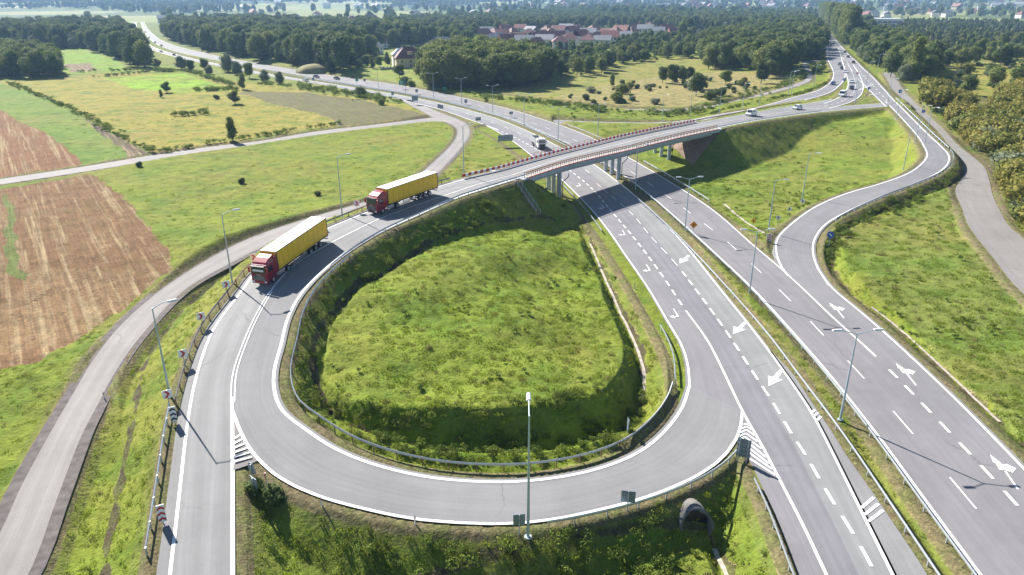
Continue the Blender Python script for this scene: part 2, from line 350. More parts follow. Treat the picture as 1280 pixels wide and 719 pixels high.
exit_e = road('exit_lane_east', [(1400,772),(1330,698),(1259,618),(1203,557.5),(1095,446),(1040,396),(1002.5,360),(985,343),(975,330)],
              [(1455,772),(1350,662),(1280,586.5),(1235,540),(1185,490),(1110,420),(1072,387),(1040,360),(1021,334)], 'asph_x', sh=(0, .5), zl=0)
EL = [(985,345,0),(975,330,0),(970,312.5,.1),(972.5,297.5,.3),(992.5,277.5,.8),(1022.5,257,1.6),(1060,241.5,2.5),(1100,230,3.3),(1135,217,4),(1152,205,4.5),(1159,194,4.8),(1154,181,5.2),(1146,169,5.5),(1132,153,5.9),(1118,138,6.1),(1107,127,6.2)]
ER = [(1036,357,0),(1021,332.5,0),(1016,312.5,.1),(1019,297.5,.3),(1032.5,280,.8),(1060,264,1.6),(1095,248.5,2.5),(1135,233,3.3),(1172.5,216,4),(1185,204,4.5),(1185,193,4.8),(1175,182,5.2),(1162,170,5.5),(1140,148,5.9),(1122,130,6.1),(1110,118.5,6.2)]
ramp_e = road('ramp_road_east', EL, ER, 'asph_x', sh=(.4, .5), pair=True)
# overpass and its approach
deckW = road('overpass_road_north', Wb, Cb, 'asph_ramp', sh=(.4, 0), embank=False)
deckE = road('overpass_road_south', Cb, Inb, 'asph_loop', sh=(0, .4), embank=False)
# make deck ribbons share the centre line parameter
apprW = road('approach_road_north', Wn[:-1] + [(1040,124,6.2)], Cn[:4] + [(1040,134,6.35)], 'asph_ramp', sh=(.4, 0))
apprE = road('approach_road_south', Cn, Inn, 'asph_loop', sh=(0, .4), slope=1.5)
# main road north-south
main = road('main_road', [(1107,133,6.2),(1096,122,6.2),(1083,109,6.2),(1070,96,6.1),(1062,84,6),(1056,76,5.8),(1050,68,5.6),(1042,58,5.2),(1036,49,4.6),(1030,38,4),(1026,31,3)],
            [(1119,128,6.2),(1105,112,6.2),(1090,96,6.2),(1077,84,6.1),(1069,76,6),(1062,70,5.8),(1055,62,5.6),(1047,53,5.2),(1041,46,4.6),(1034,37,4),(1029,31,3)], 'asph_e', step=4, sh=(.6, .6), pair=True)
conn = road('bridge_connector', [(1034,57,5.2),(1034,66,5.6),(1034.5,74,5.8),(1040,85,6),(1042,95,6.1),(1037,104,6.1),(1020,114,6.0),(991,122,5.5),(960,131,4.5),(936,137,3.8),(900,143,2.6),(860,150.5,1.4),(820,153.5,.8),(757,153,.3),(715,151.5,.1),(688,150,0)],
            [(1046,57,5.2),(1050,66,5.6),(1052,74,5.8),(1055,86,6),(1056,97,6.1),(1050,106,6.1),(1034,117,6),(1003,126,5.5),(965,135.5,4.5),(936,140.3,3.8),(900,146.3,2.6),(860,153,1.4),(820,156,.8),(757,156,.3),(717,154.5,.1),(695,154,0)], 'asph_x', step=4, sh=(.4, .4), pair=True)
conn2 = road('bridge_turning_lanes', [(1052,74,5.85),(1056,86,6.02),(1059,97,6.12),(1060,107,6.2),(1053,119,6.25),(1035,128,6.3),(1010,134,6.45)],
             [(1063,76,5.85),(1072,90,6.1),(1077,100,6.16),(1079,109,6.2),(1075,120,6.25),(1060,129,6.28),(1030,137,6.42)], 'asph_e', step=3, sh=(.3, .3), dz=.006)
side = road('side_road', [(1600,640,1.5),(1380,450,1.5),(1272.5,360,1.5),(1242.5,322.5,1.6),(1213,285,1.9),(1203,260,2.1),(1195,237.5,2.3),(1206,217,2.6),(1203,201,3),(1186,181,3.6),(1172.5,164,4.1),(1140,134,5),(1118,114,5.6),(1108,98,5.8),(1103,91,5.8)],
            [(1750,560,1.5),(1420,400,1.5),(1305,325,1.5),(1278,297,1.6),(1262,284,1.9),(1250,265,2.1),(1240,243,2.3),(1236,225,2.6),(1228,207,3),(1197.5,182,3.6),(1182,165,4.1),(1152,136,5),(1130,114,5.6),(1121,99,5.8),(1116,91,5.8)], 'asph_old', sh=(.1, .1), pair=True)
serv = road('service_road', [(-60,760,.2),(0,666,.2),(25,611,.2),(64,539,.2),(92.5,490,.2),(120,445,.2),(155,402.5,.2),(205,360,.2),(275,316,.3),(320,295,.3),(382,274,.3),(460,251,.3),(500,234,.3),(525,217.5,.2),(545,200,.1),(563,182.5,0),(571,170,0),(570,160,0),(560,154,0),(545,148.5,0),(525,138,0),(503,126,0)],
            [(-20,800,.2),(35,719,.2),(70,626.5,.2),(104,540,.2),(120,510,.2),(142.5,467.5,.2),(170,427.5,.2),(234,360,.2),(290,328,.3),(320,312.5,.3),(390,284,.3),(460,260,.3),(510,240,.3),(540,222,.2),(560,203,.1),(579,181,0),(587,167.5,0),(583,155,0),(570,148,0),(552,141.5,0),(532,133,0),(512,125,0)], 'asph_serv', sh=(0, 0), pair=True)
lane = road('field_lane', [(-120,243,0),(0,224,0),(100,209,0),(200,192.5,0),(270,182.5,0),(320,177,0),(395,164.5,0),(480,154.5,0),(537,147.5,0),(556,146,0)],
            [(-120,249,0),(0,231,0),(120,212.5,0),(225,194.5,0),(310,182.5,0),(352,175.5,0),(432,164,0),(490,157.5,0),(537,152.8,0),(562,153,0)], 'asph_serv', sh=(0, 0), dz=.005, pair=True)
path = road('footpath', [(590,115,0),(640,120.5,0),(715,131,.3),(780,136,.8),(852,136,1.5),(902,129,2.5),(960,115,3.5),(1004,101,4.5),(1009,92,5),(1003,80,5.2),(1010,76.3,5.3),(1034,75.5,5.6)],
            [(590,116,0),(640,121.8,0),(715,132.5,.3),(780,138,.8),(852,138,1.5),(902,131.2,2.5),(960,118,3.5),(1010,103,4.5),(1015,92,5),(1009,81,5.2),(1012,77.3,5.3),(1034,76.8,5.6)], 'asph_serv', sh=(0, 0), step=4, pair=True)

# ------------------------------------------------------------------ terrain height
CTRL = [(0,230,0),(100,400,-.3),(0,700,-.4),(0,560,-.4),(150,600,-.8),(300,250,0),(400,230,0),(500,180,0),(300,150,0),(0,120,0),(120,700,-.8),
 (425,425,3.0),(408,470,1.7),(432,398,3.7),(472,362,4.6),(500,350,4.7),(530,326,4.8),(560,315,4.7),(590,303,4.4),(620,298,3.8),(600,400,2.8),(600,480,1.8),(500,500,1.6),(500,430,2.9),(700,360,1.0),(690,480,1.6),(750,510,1.4),(770,440,.6),(740,350,.0),(640,300,3.0),(700,290,.2),(650,265,1.2),(700,275,-.4),
 (350,660,-.5),(450,719,-1.6),(330,719,.4),(700,735,-2.6),(800,730,-1.8),(900,719,-2.0),(960,680,-.9),(880,650,-1.5),
 (1000,200,0),(1070,200,1),(1080,170,3.0),(1100,150,5.2),(1050,150,4),(900,215,-.4),(950,250,-.3),(1150,300,1.0),(1100,300,.6),(1200,450,-.2),(1230,330,1.2),(1250,500,-.4),
 (1210,240,2.5),(1150,110,5.3),(1250,200,3),(1280,250,2.4),(1290,120,4),(1350,330,1.5),(1020,90,5.3),(940,115,3.3),(870,105,1.5),(800,100,.6),(700,110,0),(850,145,1.2),(950,140,4.2),(1180,60,4.5),(1100,60,5),
 (880,262,-.4),(1030,60,5),(1060,45,4),(960,60,3),(600,230,0),(650,200,-.3),(1065,112,6.2),(1090,127,6.2),(1048,125,6.0)]
CT = np.array([P(*c) for c in CTRL])
FAR = [(-400,500,0),(400,1600,2),(-800,1500,0),(0,1200,0),(700,900,3),(0,40,-1.5),(60,-60,0),(-200,-100,0),(200,60,0),(-100,60,-.4),(600,1800,0),(-1500,600,0),(1500,600,0),(0,600,0),(-300,900,0),(300,20,0)]
CT = np.vstack([CT, np.array(FAR, float)])
def hill(x, y):
    "distant ridges beyond three kilometres, seen as a low wooded skyline"
    r = np.hypot(x, y); a = np.arctan2(x, np.maximum(y, 1e-6))
    h = np.zeros_like(r)
    for r0, wd, amp, f1, p1 in ((3300, 700, 14, 7, .4), (5200, 1100, 52, 5, 1.3), (8200, 1900, 135, 4, 2.2), (12500, 3000, 230, 3, .7)):
        m = .65 + .35 * np.sin(a * f1 * 1.7 + p1) * np.cos(a * f1 * .6 + p1 * 2) + .12 * np.sin(a * f1 * 5 + p1)
        h += amp * m * np.exp(-((r - r0) / wd) ** 2)
    return h * np.clip((r - 1800) / 1200, 0, 1)
def base_h(x, y):
    x = np.asarray(x, float); y = np.asarray(y, float); num = np.zeros_like(x); den = np.zeros_like(x)
    for cx, cy, cz in CT:
        d2 = (x - cx) ** 2 + (y - cy) ** 2 + 9.0; w_ = d2 ** -1.6; num += w_ * cz; den += w_
    return num / den + hill(x, y)
def seg_dist(x, y, c, half=None, cross=None):
    "distance to polyline, returning (lateral excess distance, z of nearest)"
    best = np.full(x.shape, 1e9); bz = np.zeros(x.shape); cs = cross if cross is not None else np.zeros(len(c))
    hw = half if half is not None else np.zeros(len(c))
    for i in range(len(c) - 1):
        ax, ay, az = c[i]; bx, by, bz_ = c[i + 1]; dx, dy = bx - ax, by - ay; L = math.hypot(dx, dy)
        if L < 1e-6: continue
        tx, ty = dx / L, dy / L; rx, ry = x - ax, y - ay
        s = rx * tx + ry * ty; l = np.abs(rx * ty - ry * tx); t = np.clip(s / L, 0, 1)
        w_ = hw[i] + (hw[i + 1] - hw[i]) * t
        al = np.maximum(0, np.maximum(-s, s - L)); la = np.maximum(0, l - w_)
        d = np.hypot(al, la); k = d < best
        sgn = np.clip((rx * ty - ry * tx) / np.maximum(w_, .1), -1, 1); best[k] = d[k]; bz[k] = (az + (bz_ - az) * t + sgn * (cs[i] + (cs[i + 1] - cs[i]) * t))[k]
    return best, bz
def influence(X, Y, c, half, margin, fn, chunk=10, cross=None):
    for i in range(0, len(c) - 1, chunk):
        cc = c[i:i + chunk + 1]; hh = half[i:i + chunk + 1]; mg = margin + hh.max()
        k = (X > cc[:, 0].min() - mg) & (X < cc[:, 0].max() + mg) & (Y > cc[:, 1].min() - mg) & (Y < cc[:, 1].max() + mg)
        if not k.any(): continue
        idx = np.nonzero(k)[0]; d, z = seg_dist(X[idx], Y[idx], cc, hh, None if cross is None else cross[i:i + chunk + 1]); fn(idx, d, z)
DITCH = [  # px points with floor height, side slope
 ([(735,300,-1.8),(750,335,-1.9),(762,362,-2),(775,392,-2.1),(790,420,-2.2),(800,445,-2.3),(805,470,-2.4),(802,503,-2.5),(788,535,-2.7),(760,556,-2.8),(715,569,-2.8),(660,577,-2.8),(600,579,-2.8),(540,572,-2.4),(480,553,-1.3),(430,530,-.2),(404,505,.4),(393,475,.8),(396,442,1.2),(403,417,2.3),(424,388,3.1),(450,360,3.6),(480,345,3.9),(507,328,4.0),(545,310,3.8),(590,294,3.3),(640,286,2.0),(700,289,-.9),(735,300,-1.8)], 1.25, .4),
 ([(320,318,-.6),(262,360,-.8),(232,390,-1.1),(212,415,-1.2),(192,447,-1.3),(180,480,-1.3),(172,540,-1.3),(160,589,-1.4),(150,631,-1.5),(137,719,-1.6),(125,790,-1.6)], .8, .25),
 ([(520,760,-3.2),(620,740,-3.4),(700,722,-3.5),(780,702,-3.6),(840,688,-3.7),(872,678,-3.8),(893,690,-3.6),(910,722,-3.2),(925,770,-3)], 1.1, .5),
 ([(1197,200,1.8),(1207,215,1.6),(1198,228,1.4),(1180,237,1.2),(1140,252,.9),(1100,268,.4),(1062,285,0),(1043,305,-.4),(1039,330,-.8),(1055,362,-1),(1075,380,-1)], 1.0, .3),
 ([(1075,380,-.9),(1115,407,-.9),(1165,455,-.9),(1215,500,-.9),(1260,540,-.9),(1330,605,-.9)], .6, .2),
]
HW = []
def halfw(r): return np.linalg.norm((r['Ro'] - r['Lo'])[:, :2], axis=1) / 2
def carve(X, Y, h):
    h = h.copy()
    for px, sl_, wd in DITCH:
        c = curve(px, step=3.0); hw = np.full(len(c), wd)
        def fn(idx, d, z): h[idx] = np.minimum(h[idx], z + sl_ * d)
        influence(X, Y, c, hw, 9, fn)
    emb = np.full(h.shape, -1e9); capc = np.full(h.shape, 1e9); bed = np.full(h.shape, 1e9); rd = np.full(h.shape, 1e9)
    for r in ROADS:
        c = (r['Lo'] + r['Ro']) / 2; hw = halfw(r)
        if r['embank']:
            s_ = 1 / r['slope']
            def f1(idx, d, z):
                emb[idx] = np.maximum(emb[idx], z - .06 - s_ * np.maximum(d - 1.0, 0) - .03 * np.minimum(d, 1.0))
                capc[idx] = np.minimum(capc[idx], z + .02 + .75 * np.maximum(d - .6, 0))
                k = d < .25
                bed[idx[k]] = np.minimum(bed[idx[k]], z[k] - .13)
                rd[idx] = np.minimum(rd[idx], d)
            influence(X, Y, c, hw, 26, f1, cross=(r['Ro'][:, 2] - r['Lo'][:, 2]) / 2 * np.sign(np.sum((r['Ro'] - r['Lo'])[:, :2] * normals2(c), axis=1)))
    h = np.maximum(h, emb)
    # cuts only where the ground is not another road's bank
    lift = emb > capc
    h = np.where(lift, h, np.minimum(h, capc))
    h = np.where(bed < 1e8, np.minimum(bed, np.where(rd < .25, bed, h)), h)
    return h, rd
def vnoise(x, y, s, seed=0):
    "cheap smooth value noise"
    r = np.random.default_rng(100 + seed).random((256, 256)); X = x / s; Y = y / s
    xi = np.floor(X).astype(int); yi = np.floor(Y).astype(int); fx = X - xi; fy = Y - yi
    fx = fx * fx * (3 - 2 * fx); fy = fy * fy * (3 - 2 * fy); g = lambda a, b: r[a % 256, b % 256]
    return (g(xi, yi) * (1 - fx) + g(xi + 1, yi) * fx) * (1 - fy) + (g(xi, yi + 1) * (1 - fx) + g(xi + 1, yi + 1) * fx) * fy
# polar grid about the camera's foot: fine in front, coarse behind
az = np.concatenate([np.linspace(-180, -50, 60)[:-1], np.linspace(-50, 50, 900), np.linspace(50, 180, 60)[1:]]) * math.pi / 180
rad = np.concatenate([[0, 12, 22], np.geomspace(28, 1500, 800)[:], np.geomspace(1500, 30000, 170)[1:]])
AZ, RR = np.meshgrid(az, rad); GX = RR * np.sin(AZ); GY = RR * np.cos(AZ)
X = GX.ravel(); Y = GY.ravel()
H0 = np.empty_like(X)
for i in range(0, len(X), 200000): H0[i:i + 200000] = base_h(X[i:i + 200000], Y[i:i + 200000])
Hc, RD = carve(X, Y, H0)
# banks under the bridge: abutment slopes, see below
near = np.clip((600 - RR.ravel()) / 400, 0, 1)
offr = np.clip((RD - 1.2) / 2, 0, 1)
rough = ((vnoise(X, Y, 9, 1) - .5) * .35 + (vnoise(X, Y, 3.1, 2) - .5) * .28 + (vnoise(X, Y, 1.2, 3) - .5) * .16) * near * offr
Hc = Hc + rough
HG = Hc.reshape(GX.shape); RDG = RD.reshape(GX.shape)
lr = np.log(np.maximum(rad, 1e-3))
def samp(A, x, y):
    x = np.atleast_1d(np.asarray(x, float)); y = np.atleast_1d(np.asarray(y, float))
    a = np.arctan2(x, y); r = np.hypot(x, y)
    ia = np.clip(np.searchsorted(az, a) - 1, 0, len(az) - 2); ir = np.clip(np.searchsorted(rad, r) - 1, 0, len(rad) - 2)
    fa = (a - az[ia]) / (az[ia + 1] - az[ia]); fr = (r - rad[ir]) / (rad[ir + 1] - rad[ir])
    return (A[ir, ia] * (1 - fa) + A[ir, ia + 1] * fa) * (1 - fr) + (A[ir + 1, ia] * (1 - fa) + A[ir + 1, ia + 1] * fa) * fr
def TZ(x, y): return float(samp(HG, x, y)[0])
def G(u, v):
    "point of the ground seen at photograph pixel (u, v)"
    z = 0.0
    for _ in range(12):
        p = P(u, v, z); z = 0.5 * z + 0.5 * min(TZ(p[0], p[1]), 30)
    return P(u, v, z)
def inpoly(x, y, poly):
    x = np.asarray(x); y = np.asarray(y); r = np.zeros(x.shape, bool); n = len(poly)
    for i in range(n):
        x0, y0 = poly[i]; x1, y1 = poly[(i + 1) % n]
        if y0 == y1: continue
        k = ((y0 > y) != (y1 > y)) & (x < (x1 - x0) * (y - y0) / (y1 - y0) + x0); r ^= k
    return r
def gpoly(px): return [G(u, v)[:2] for u, v in px]
# ------------------------------------------------------------------ field colours of the ground
DEF = (.165, .200, .026)
ZONES = [  # (polygon px, colour, kind 0 grass /1 ploughed /2 dry-stubble, edge warp m)
 ([(-300,110),(15,102),(100,92),(140,88),(320,104),(430,120),(520,135),(545,148),(430,157),(320,172),(200,192),(130,205),(60,160)], (.260,.225,.045), 0, 3),      # yellow meadow
 ([(-300,60),(0,97),(75,97),(180,90),(200,84),(320,100),(420,118),(500,128),(470,112),(320,90),(220,70),(165,45),(80,40),(-300,50)], (.170,.190,.040), 0, 3),
 ([(130,98),(230,92),(292,113),(230,116),(170,112)], (.210,.340,.020), 0, .5),
 ([(70,63),(100,61),(140,72),(166,89),(80,93),(75,80)], (.170,.270,.030), 0, 1),
 ([(80,80),(110,79),(125,88),(90,91)], (.19,.14,.09), 1, 2),
 ([(300,114),(390,116),(470,128),(530,147),(470,152),(430,157),(390,140),(330,128)], (.150,.128,.070), 2, 3),
 ([(-300,85),(0,104),(45,115),(110,148),(165,178),(190,193),(105,208),(80,185),(20,150),(-300,60)], (.135,.200,.032), 0, .4),
 ([(100,145),(125,158),(188,193),(165,197),(140,178)], (.115,.085,.055), 1, 1),
 ([(-400,80),(0,137),(20,149),(55,165),(85,185),(104,206),(0,222),(-400,280)], (.190,.098,.048), 1, .7),
 ([(-400,290),(0,236),(110,217),(125,222),(160,252),(190,288),(217,322),(212,338),(175,366),(140,394),(88,428),(50,452),(0,462),(-400,540)], (.175,.100,.048), 1, .7),
 ([(2,245),(9,245),(36,350),(22,360),(8,300)], (.125,.150,.040), 2, 1.5),
 ([(0,380),(60,330),(150,345),(170,366),(140,392),(88,426),(30,430),(0,440)], (.210,.130,.065), 1, 2),
 ([(600,118),(680,100),(740,85),(830,72),(872,70),(930,90),(1000,95),(1000,108),(930,125),(850,134),(780,134),(700,128)], (.230,.215,.060), 0, 3),
 ([(700,122),(760,105),(830,92),(900,90),(990,97),(960,114),(850,132),(760,132)], (.300,.240,.100), 2, 5),
 ([(1150,108),(1170,92),(1290,70),(1400,60),(1400,180),(1250,120),(1210,122)], (.270,.235,.050), 0, 3),
 ([(1085,45),(1130,24),(1290,24),(1500,26),(1500,75),(1290,72),(1180,90),(1120,70)], (.250,.235,.075), 0, 8),
 ([(1165,125),(1280,120),(1400,150),(1400,360),(1285,305),(1240,235),(1205,185)], (.120,.110,.040), 0, 3),
 ([(412,90),(480,75),(525,83),(530,105),(500,104),(430,95)], (.200,.245,.045), 0, 2),
 ([(400,300),(480,310),(560,290),(640,285),(730,300),(800,470),(760,560),(600,580),(420,530),(390,470)], (.165,.218,.026), 0, 1),
 ([(1000,200),(1090,140),(1150,200),(1100,228),(980,270),(940,290),(850,225)], (.150,.195,.028), 0, 3),
 ([(1040,300),(1200,230),(1330,420),(1400,640),(1250,540)], (.155,.182,.040), 0, 2),
 ([(300,560),(450,640),(640,660),(860,610),(930,560),(1010,760),(250,780)], (.140,.178,.026), 0, 1),
 # distant farmland strips
 ([(-60,17),(100,15),(200,20),(300,17),(330,24),(180,27),(60,25),(-60,23)], (.190,.195,.095), 0, 60),
 ([(205,30),(300,20),(330,22),(300,30),(240,34)], (.18,.20,.07), 0, 20),
 ([(340,11),(490,10),(470,14),(360,15)], (.20,.20,.10), 0, 40),
 ([(345,17),(410,18),(400,22),(350,21)], (.17,.21,.08), 0, 20),
 ([(760,27),(800,24),(803,26),(768,30)], (.25,.23,.12), 0, 5),
 ([(850,36),(885,28),(890,40),(868,45)], (.15,.21,.06), 0, 5),
]
base = np.tile(np.array(DEF), (len(X), 1)); kind = np.zeros(len(X))
fr_ = RR.ravel() > 650
base[fr_] = np.array((.13, .16, .05))
for px, c, kd, warp in ZONES:
    pl = gpoly(px); pa = np.array(pl); mg = warp * 2 + 5
    k = np.nonzero((X > pa[:, 0].min() - mg) & (X < pa[:, 0].max() + mg) & (Y > pa[:, 1].min() - mg) & (Y < pa[:, 1].max() + mg))[0]
    if not len(k): continue
    s_ = max(warp, .5) * 4
    wx = X[k] + (vnoise(X[k], Y[k], s_, 5) - .5) * warp * 2; wy = Y[k] + (vnoise(X[k], Y[k], s_, 6) - .5) * warp * 2
    ins = k[inpoly(wx, wy, pl)]; base[ins] = c; kind[ins] = kd
# far patchwork of fields and woods floor
fr2 = (RR.ravel() > 1500)
pn = vnoise(X, Y, 420, 9); pq = vnoise(X, Y, 160, 33); k = fr2 & (pn > .50); base[k] = np.array((.24, .26, .10)); k = k & (pq > .55); base[k] = np.array((.30, .27, .14))
k = fr2 & (pn <= .50); base[k] = np.array((.07, .10, .04))
# worn soil against the pavements, dark ditch floors
k = (RD > 0) & (RD < 1.5) & (RR.ravel() < 700); base[k] = base[k] * .22 + np.array((.155, .110, .080)) * .78; kind[k] = 2
kk = (RD > 1.5) & (RD < 2.3) & (RR.ravel() < 400); base[kk] = base[kk] * .75 + np.array((.16, .13, .08)) * .25
for px, sl_, wd in DITCH:
    c = curve(px, step=3.0)
    def fn(idx, d, z):
        q = idx[d < .75 * vnoise(X[idx], Y[idx], 1.6, 41) - .15]; base[q] = np.array((.075, .058, .036)); kind[q] = 2
    influence(X, Y, c, np.full(len(c), .12), 2, fn)
na, nr = len(az), len(rad)
V = np.stack([X, Y, Hc], 1)
ii, jj = np.meshgrid(np.arange(nr - 1), np.arange(na - 1), indexing='ij')
Fq = np.stack([ii * na + jj, (ii + 1) * na + jj, (ii + 1) * na + jj + 1, ii * na + jj + 1], -1).reshape(-1, 4)
m = bpy.data.materials.new('ground_cover'); m.use_nodes = True; t = m.node_tree; b = t.nodes['Principled BSDF']
b.inputs['Roughness'].default_value = .95; b.inputs['Specular IOR Level'].default_value = .1
at = nd(t, 'ShaderNodeAttribute', attribute_name='cover'); ak = nd(t, 'ShaderNodeAttribute', attribute_name='cover_kind')
geo = nd(t, 'ShaderNodeNewGeometry'); pos = geo.outputs['Position']
n1 = noise_node(t, pos, .035, 5, .6); n2 = noise_node(t, pos, .35, 5, .65); n3 = noise_node(t, pos, 2.2, 4, .7); n4 = noise_node(t, pos, .11, 4, .6)
# grass: dry patches, dark tussocks, fresh green
gr = mixcol(t, maprange(t, n1, .44, .64, 0, .55), at.outputs['Color'], (.215, .185, .050))
gr = mixcol(t, maprange(t, n4, .48, .64, 0, .65), gr, (.085, .150, .018))
v = mathn(t, 'MULTIPLY', maprange(t, n2, .3, .7, .74, 1.28), maprange(t, n3, .28, .72, .76, 1.24))
# ploughed: rows
mp = nd(t, 'ShaderNodeMapping', vector_type='TEXTURE'); fa0 = np.array(P(112, 225)); fa1 = np.array(P(188, 350)); mp.inputs['Rotation'].default_value = (0, 0, math.atan2(-(fa1 - fa0)[0], (fa1 - fa0)[1])); mp.inputs['Scale'].default_value = (1, 40, 1); t.links.new(pos, mp.inputs[0])
r1 = noise_node(t, mp.outputs[0], .9, 4, .6); r2 = noise_node(t, mp.outputs[0], 2.6, 3, .7)
pl_ = mixcol(t, maprange(t, r1, .50, .66, 0, .85), at.outputs['Color'], (.33, .25, .14))
pl_ = mixcol(t, maprange(t, n1, .52, .66, 0, .4), pl_, (.13, .12, .035))
pv = mathn(t, 'MULTIPLY', maprange(t, r2, .3, .7, .68, 1.30), maprange(t, n3, .3, .7, .75, 1.25))
isp = maprange(t, ak.outputs['Fac'], .2, .8, 0, 1); isd = maprange(t, ak.outputs['Fac'], 1.3, 1.8, 0, 1)
dry = mixcol(t, maprange(t, n2, .42, .6, 0, .7), at.outputs['Color'], (.12, .14, .04))
c1 = mixcol(t, isp, gr, pl_); c1 = mixcol(t, isd, c1, dry)
vv = nd(t, 'ShaderNodeMix', data_type='FLOAT'); t.links.new(isp, vv.inputs[0]); t.links.new(v, vv.inputs[2]); t.links.new(pv, vv.inputs[3])
sc = nd(t, 'ShaderNodeVectorMath', operation='SCALE'); t.links.new(c1, sc.inputs[0]); t.links.new(vv.outputs[0], sc.inputs['Scale'])
t.links.new(sc.outputs[0], b.inputs['Base Color'])
bp = nd(t, 'ShaderNodeBump'); bp.inputs['Strength'].default_value = .8; bp.inputs['Distance'].default_value = .5
t.links.new(mathn(t, 'ADD', mathn(t, 'MULTIPLY', n3, .6), n2), bp.inputs['Height']); t.links.new(bp.outputs[0], b.inputs['Normal'])
M['ground'] = m
gnd = fast_mesh('ground', V, Fq, m, smooth=True); tag(gnd, kind='structure')
ca = gnd.data.color_attributes.new('cover', 'FLOAT_COLOR', 'POINT'); ca.data.foreach_set('color', np.c_[base, np.ones(len(X))].astype(np.float32).ravel())
fa_ = gnd.data.attributes.new('cover_kind', 'FLOAT', 'POINT'); fa_.data.foreach_set('value', kind.astype(np.float32))

# ------------------------------------------------------------------ build road meshes
for r in ROADS:
    Lo, Ro = r['Lo'], r['Ro']; n = len(Lo); nx = r['nx']; vs = []; uvs = []; s = 0
    for i in range(n):
        if i: s += float(np.linalg.norm((Lo[i] + Ro[i] - Lo[i - 1] - Ro[i - 1]) / 2))
        for k in range(nx + 1): vs.append(Lo[i] + (Ro[i] - Lo[i]) * k / nx + np.array((0, 0, r['dz']))); uvs.append((k / nx, s))
    w_ = nx + 1
    fs = [(i * w_ + k, i * w_ + k + 1, (i + 1) * w_ + k + 1, (i + 1) * w_ + k) for i in range(n - 1) for k in range(nx)]
    V0 = np.array(vs); f0 = np.array(fs)
    a_, b_, c_ = V0[f0[0, 0]], V0[f0[0, 1]], V0[f0[0, 2]]
    if np.cross(b_ - a_, c_ - a_)[2] < 0: f0 = f0[:, ::-1]
    o = fast_mesh(r['name'], V0, f0, M[r['mt']], smooth=True); tag(o, kind='structure'); r['obj'] = o
    ul = o.data.uv_layers.new(name='UVMap'); lv = np.empty(len(o.data.loops), np.int32); o.data.loops.foreach_get('vertex_index', lv)
    ul.data.foreach_set('uv', np.array(uvs, np.float32)[lv].ravel())
# dark gravel shoulders of the service road
mb = MB()
for a_, sg in ((serv['L'], -1), (serv['R'], 1)):
    w1 = 1.0 + .12 * np.sin(np.arange(len(a_)) * .21)
    d = serv['R'] - serv['L']; d[:, 2] = 0; d /= np.linalg.norm(d, axis=1, keepdims=True)
    e = a_ + d * sg * w1[:, None]; strip(a_ - d * sg * .05, e, .0 - .006, mb)
mb.build('gravel_shoulder', M['gravel'], serv['obj'])

# ------------------------------------------------------------------ road markings
def marks(r): return MB()
pm = {}
def PM(r):
    if r['name'] not in pm: pm[r['name']] = (MB(), r)
    return pm[r['name']][0]
WL = .27
def inset(r, side, d): # line curve inside the road by d
    c = r['L'] if side == 'L' else r['R']; o_ = r['R'] - r['L']; o_[:, 2] = 0; o_ /= np.linalg.norm(o_, axis=1, keepdims=True)
    return c + o_ * (d if side == 'L' else -d)
line_paint(PM(ramp), inset(ramp, 'L', 0), WL)
# two parallel strips of the centre line, single further up
cR = ramp['R']; sg = nearest_s(cR, P(291, 500, 3.4)); Lr = length(cR)
line_paint(PM(ramp), offset(cut(cR, 0, sg), .0), .34, .02)
line_paint(PM(ramp), offset(cut(cR, sg - 1, sg + 24), -.13), .13, .02); line_paint(PM(ramp), offset(cut(cR, sg - 1, sg + 24), .25), .13, .024)
line_paint(PM(ramp), cut(cR, sg + 23, Lr), .2, .02)
line_paint(PM(loopA), loopA['R'], WL + .08); line_paint(PM(loopA), cut(loopA['L'], 0, nearest_s(loopA['L'], P(291, 512, 3.4)), 1), WL + .05)
line_paint(PM(deckE), deckE['L'], .2); line_paint(PM(deckW), deckW['L'], .2); line_paint(PM(deckE), deckE['R'], .2)
line_paint(PM(apprE), apprE['L'], .2); line_paint(PM(apprE), apprE['R'], .3); line_paint(PM(apprW), apprW['L'], .3)
line_paint(PM(exit_w), exit_w['R'], WL)
mwL = mw_w['L']; mwR = mw_w['R']
sA = nearest_s(mwL, P(931, 520)); sB = nearest_s(mwL, P(855, 384)); sC = nearest_s(mwL, P(625, 163))
line_paint(PM(mw_w), cut(mwL, 0, sB, 2), .28, .018)
dashed(PM(mw_w), mwL, sB + 2, 2.2, 3.9, .30, .018, sC)
line_paint(PM(mw_w), cut(mwL, sC, length(mwL), 3), .4)
line_paint(PM(mw_w), mwR, .28)
mid_w = curve([(1120,770),(1090,709),(1067,668),(1044,632),(1024,598.5),(1007,569),(990.5,544),(975,518),(962.5,497.5),(948,476),(925,440.5),(904,409),(876,370.5),(844,329),(812,294),(790,267.5),(752,235),(735,220)], 0)
dashed(PM(mw_w), mid_w, 1.2, 2.3, 3.85, .30, .02, nearest_s(mid_w, P(851, 338)))
dashed(PM(mw_w), mid_w, nearest_s(mid_w, P(844, 331)), 3.6, 6.2, .16, .02, nearest_s(mid_w, P(740, 224)))
up_mid = (cut(mwL, nearest_s(mwL, P(740, 236)), length(mwL), 3)); 
cc_w = resample((resample(mwL, n=600) + resample(mwR, n=600)) / 2, step=3); sD = nearest_s(cc_w, P(735, 218))
dashed(PM(mw_w), cc_w, sD, 4, 12, .2, .02)
eL, eR = mw_e['L'], mw_e['R']
line_paint(PM(mw_e), eL, .28)
s1 = nearest_s(eR, P(1002, 360)); s2 = nearest_s(eR, P(1095, 446))
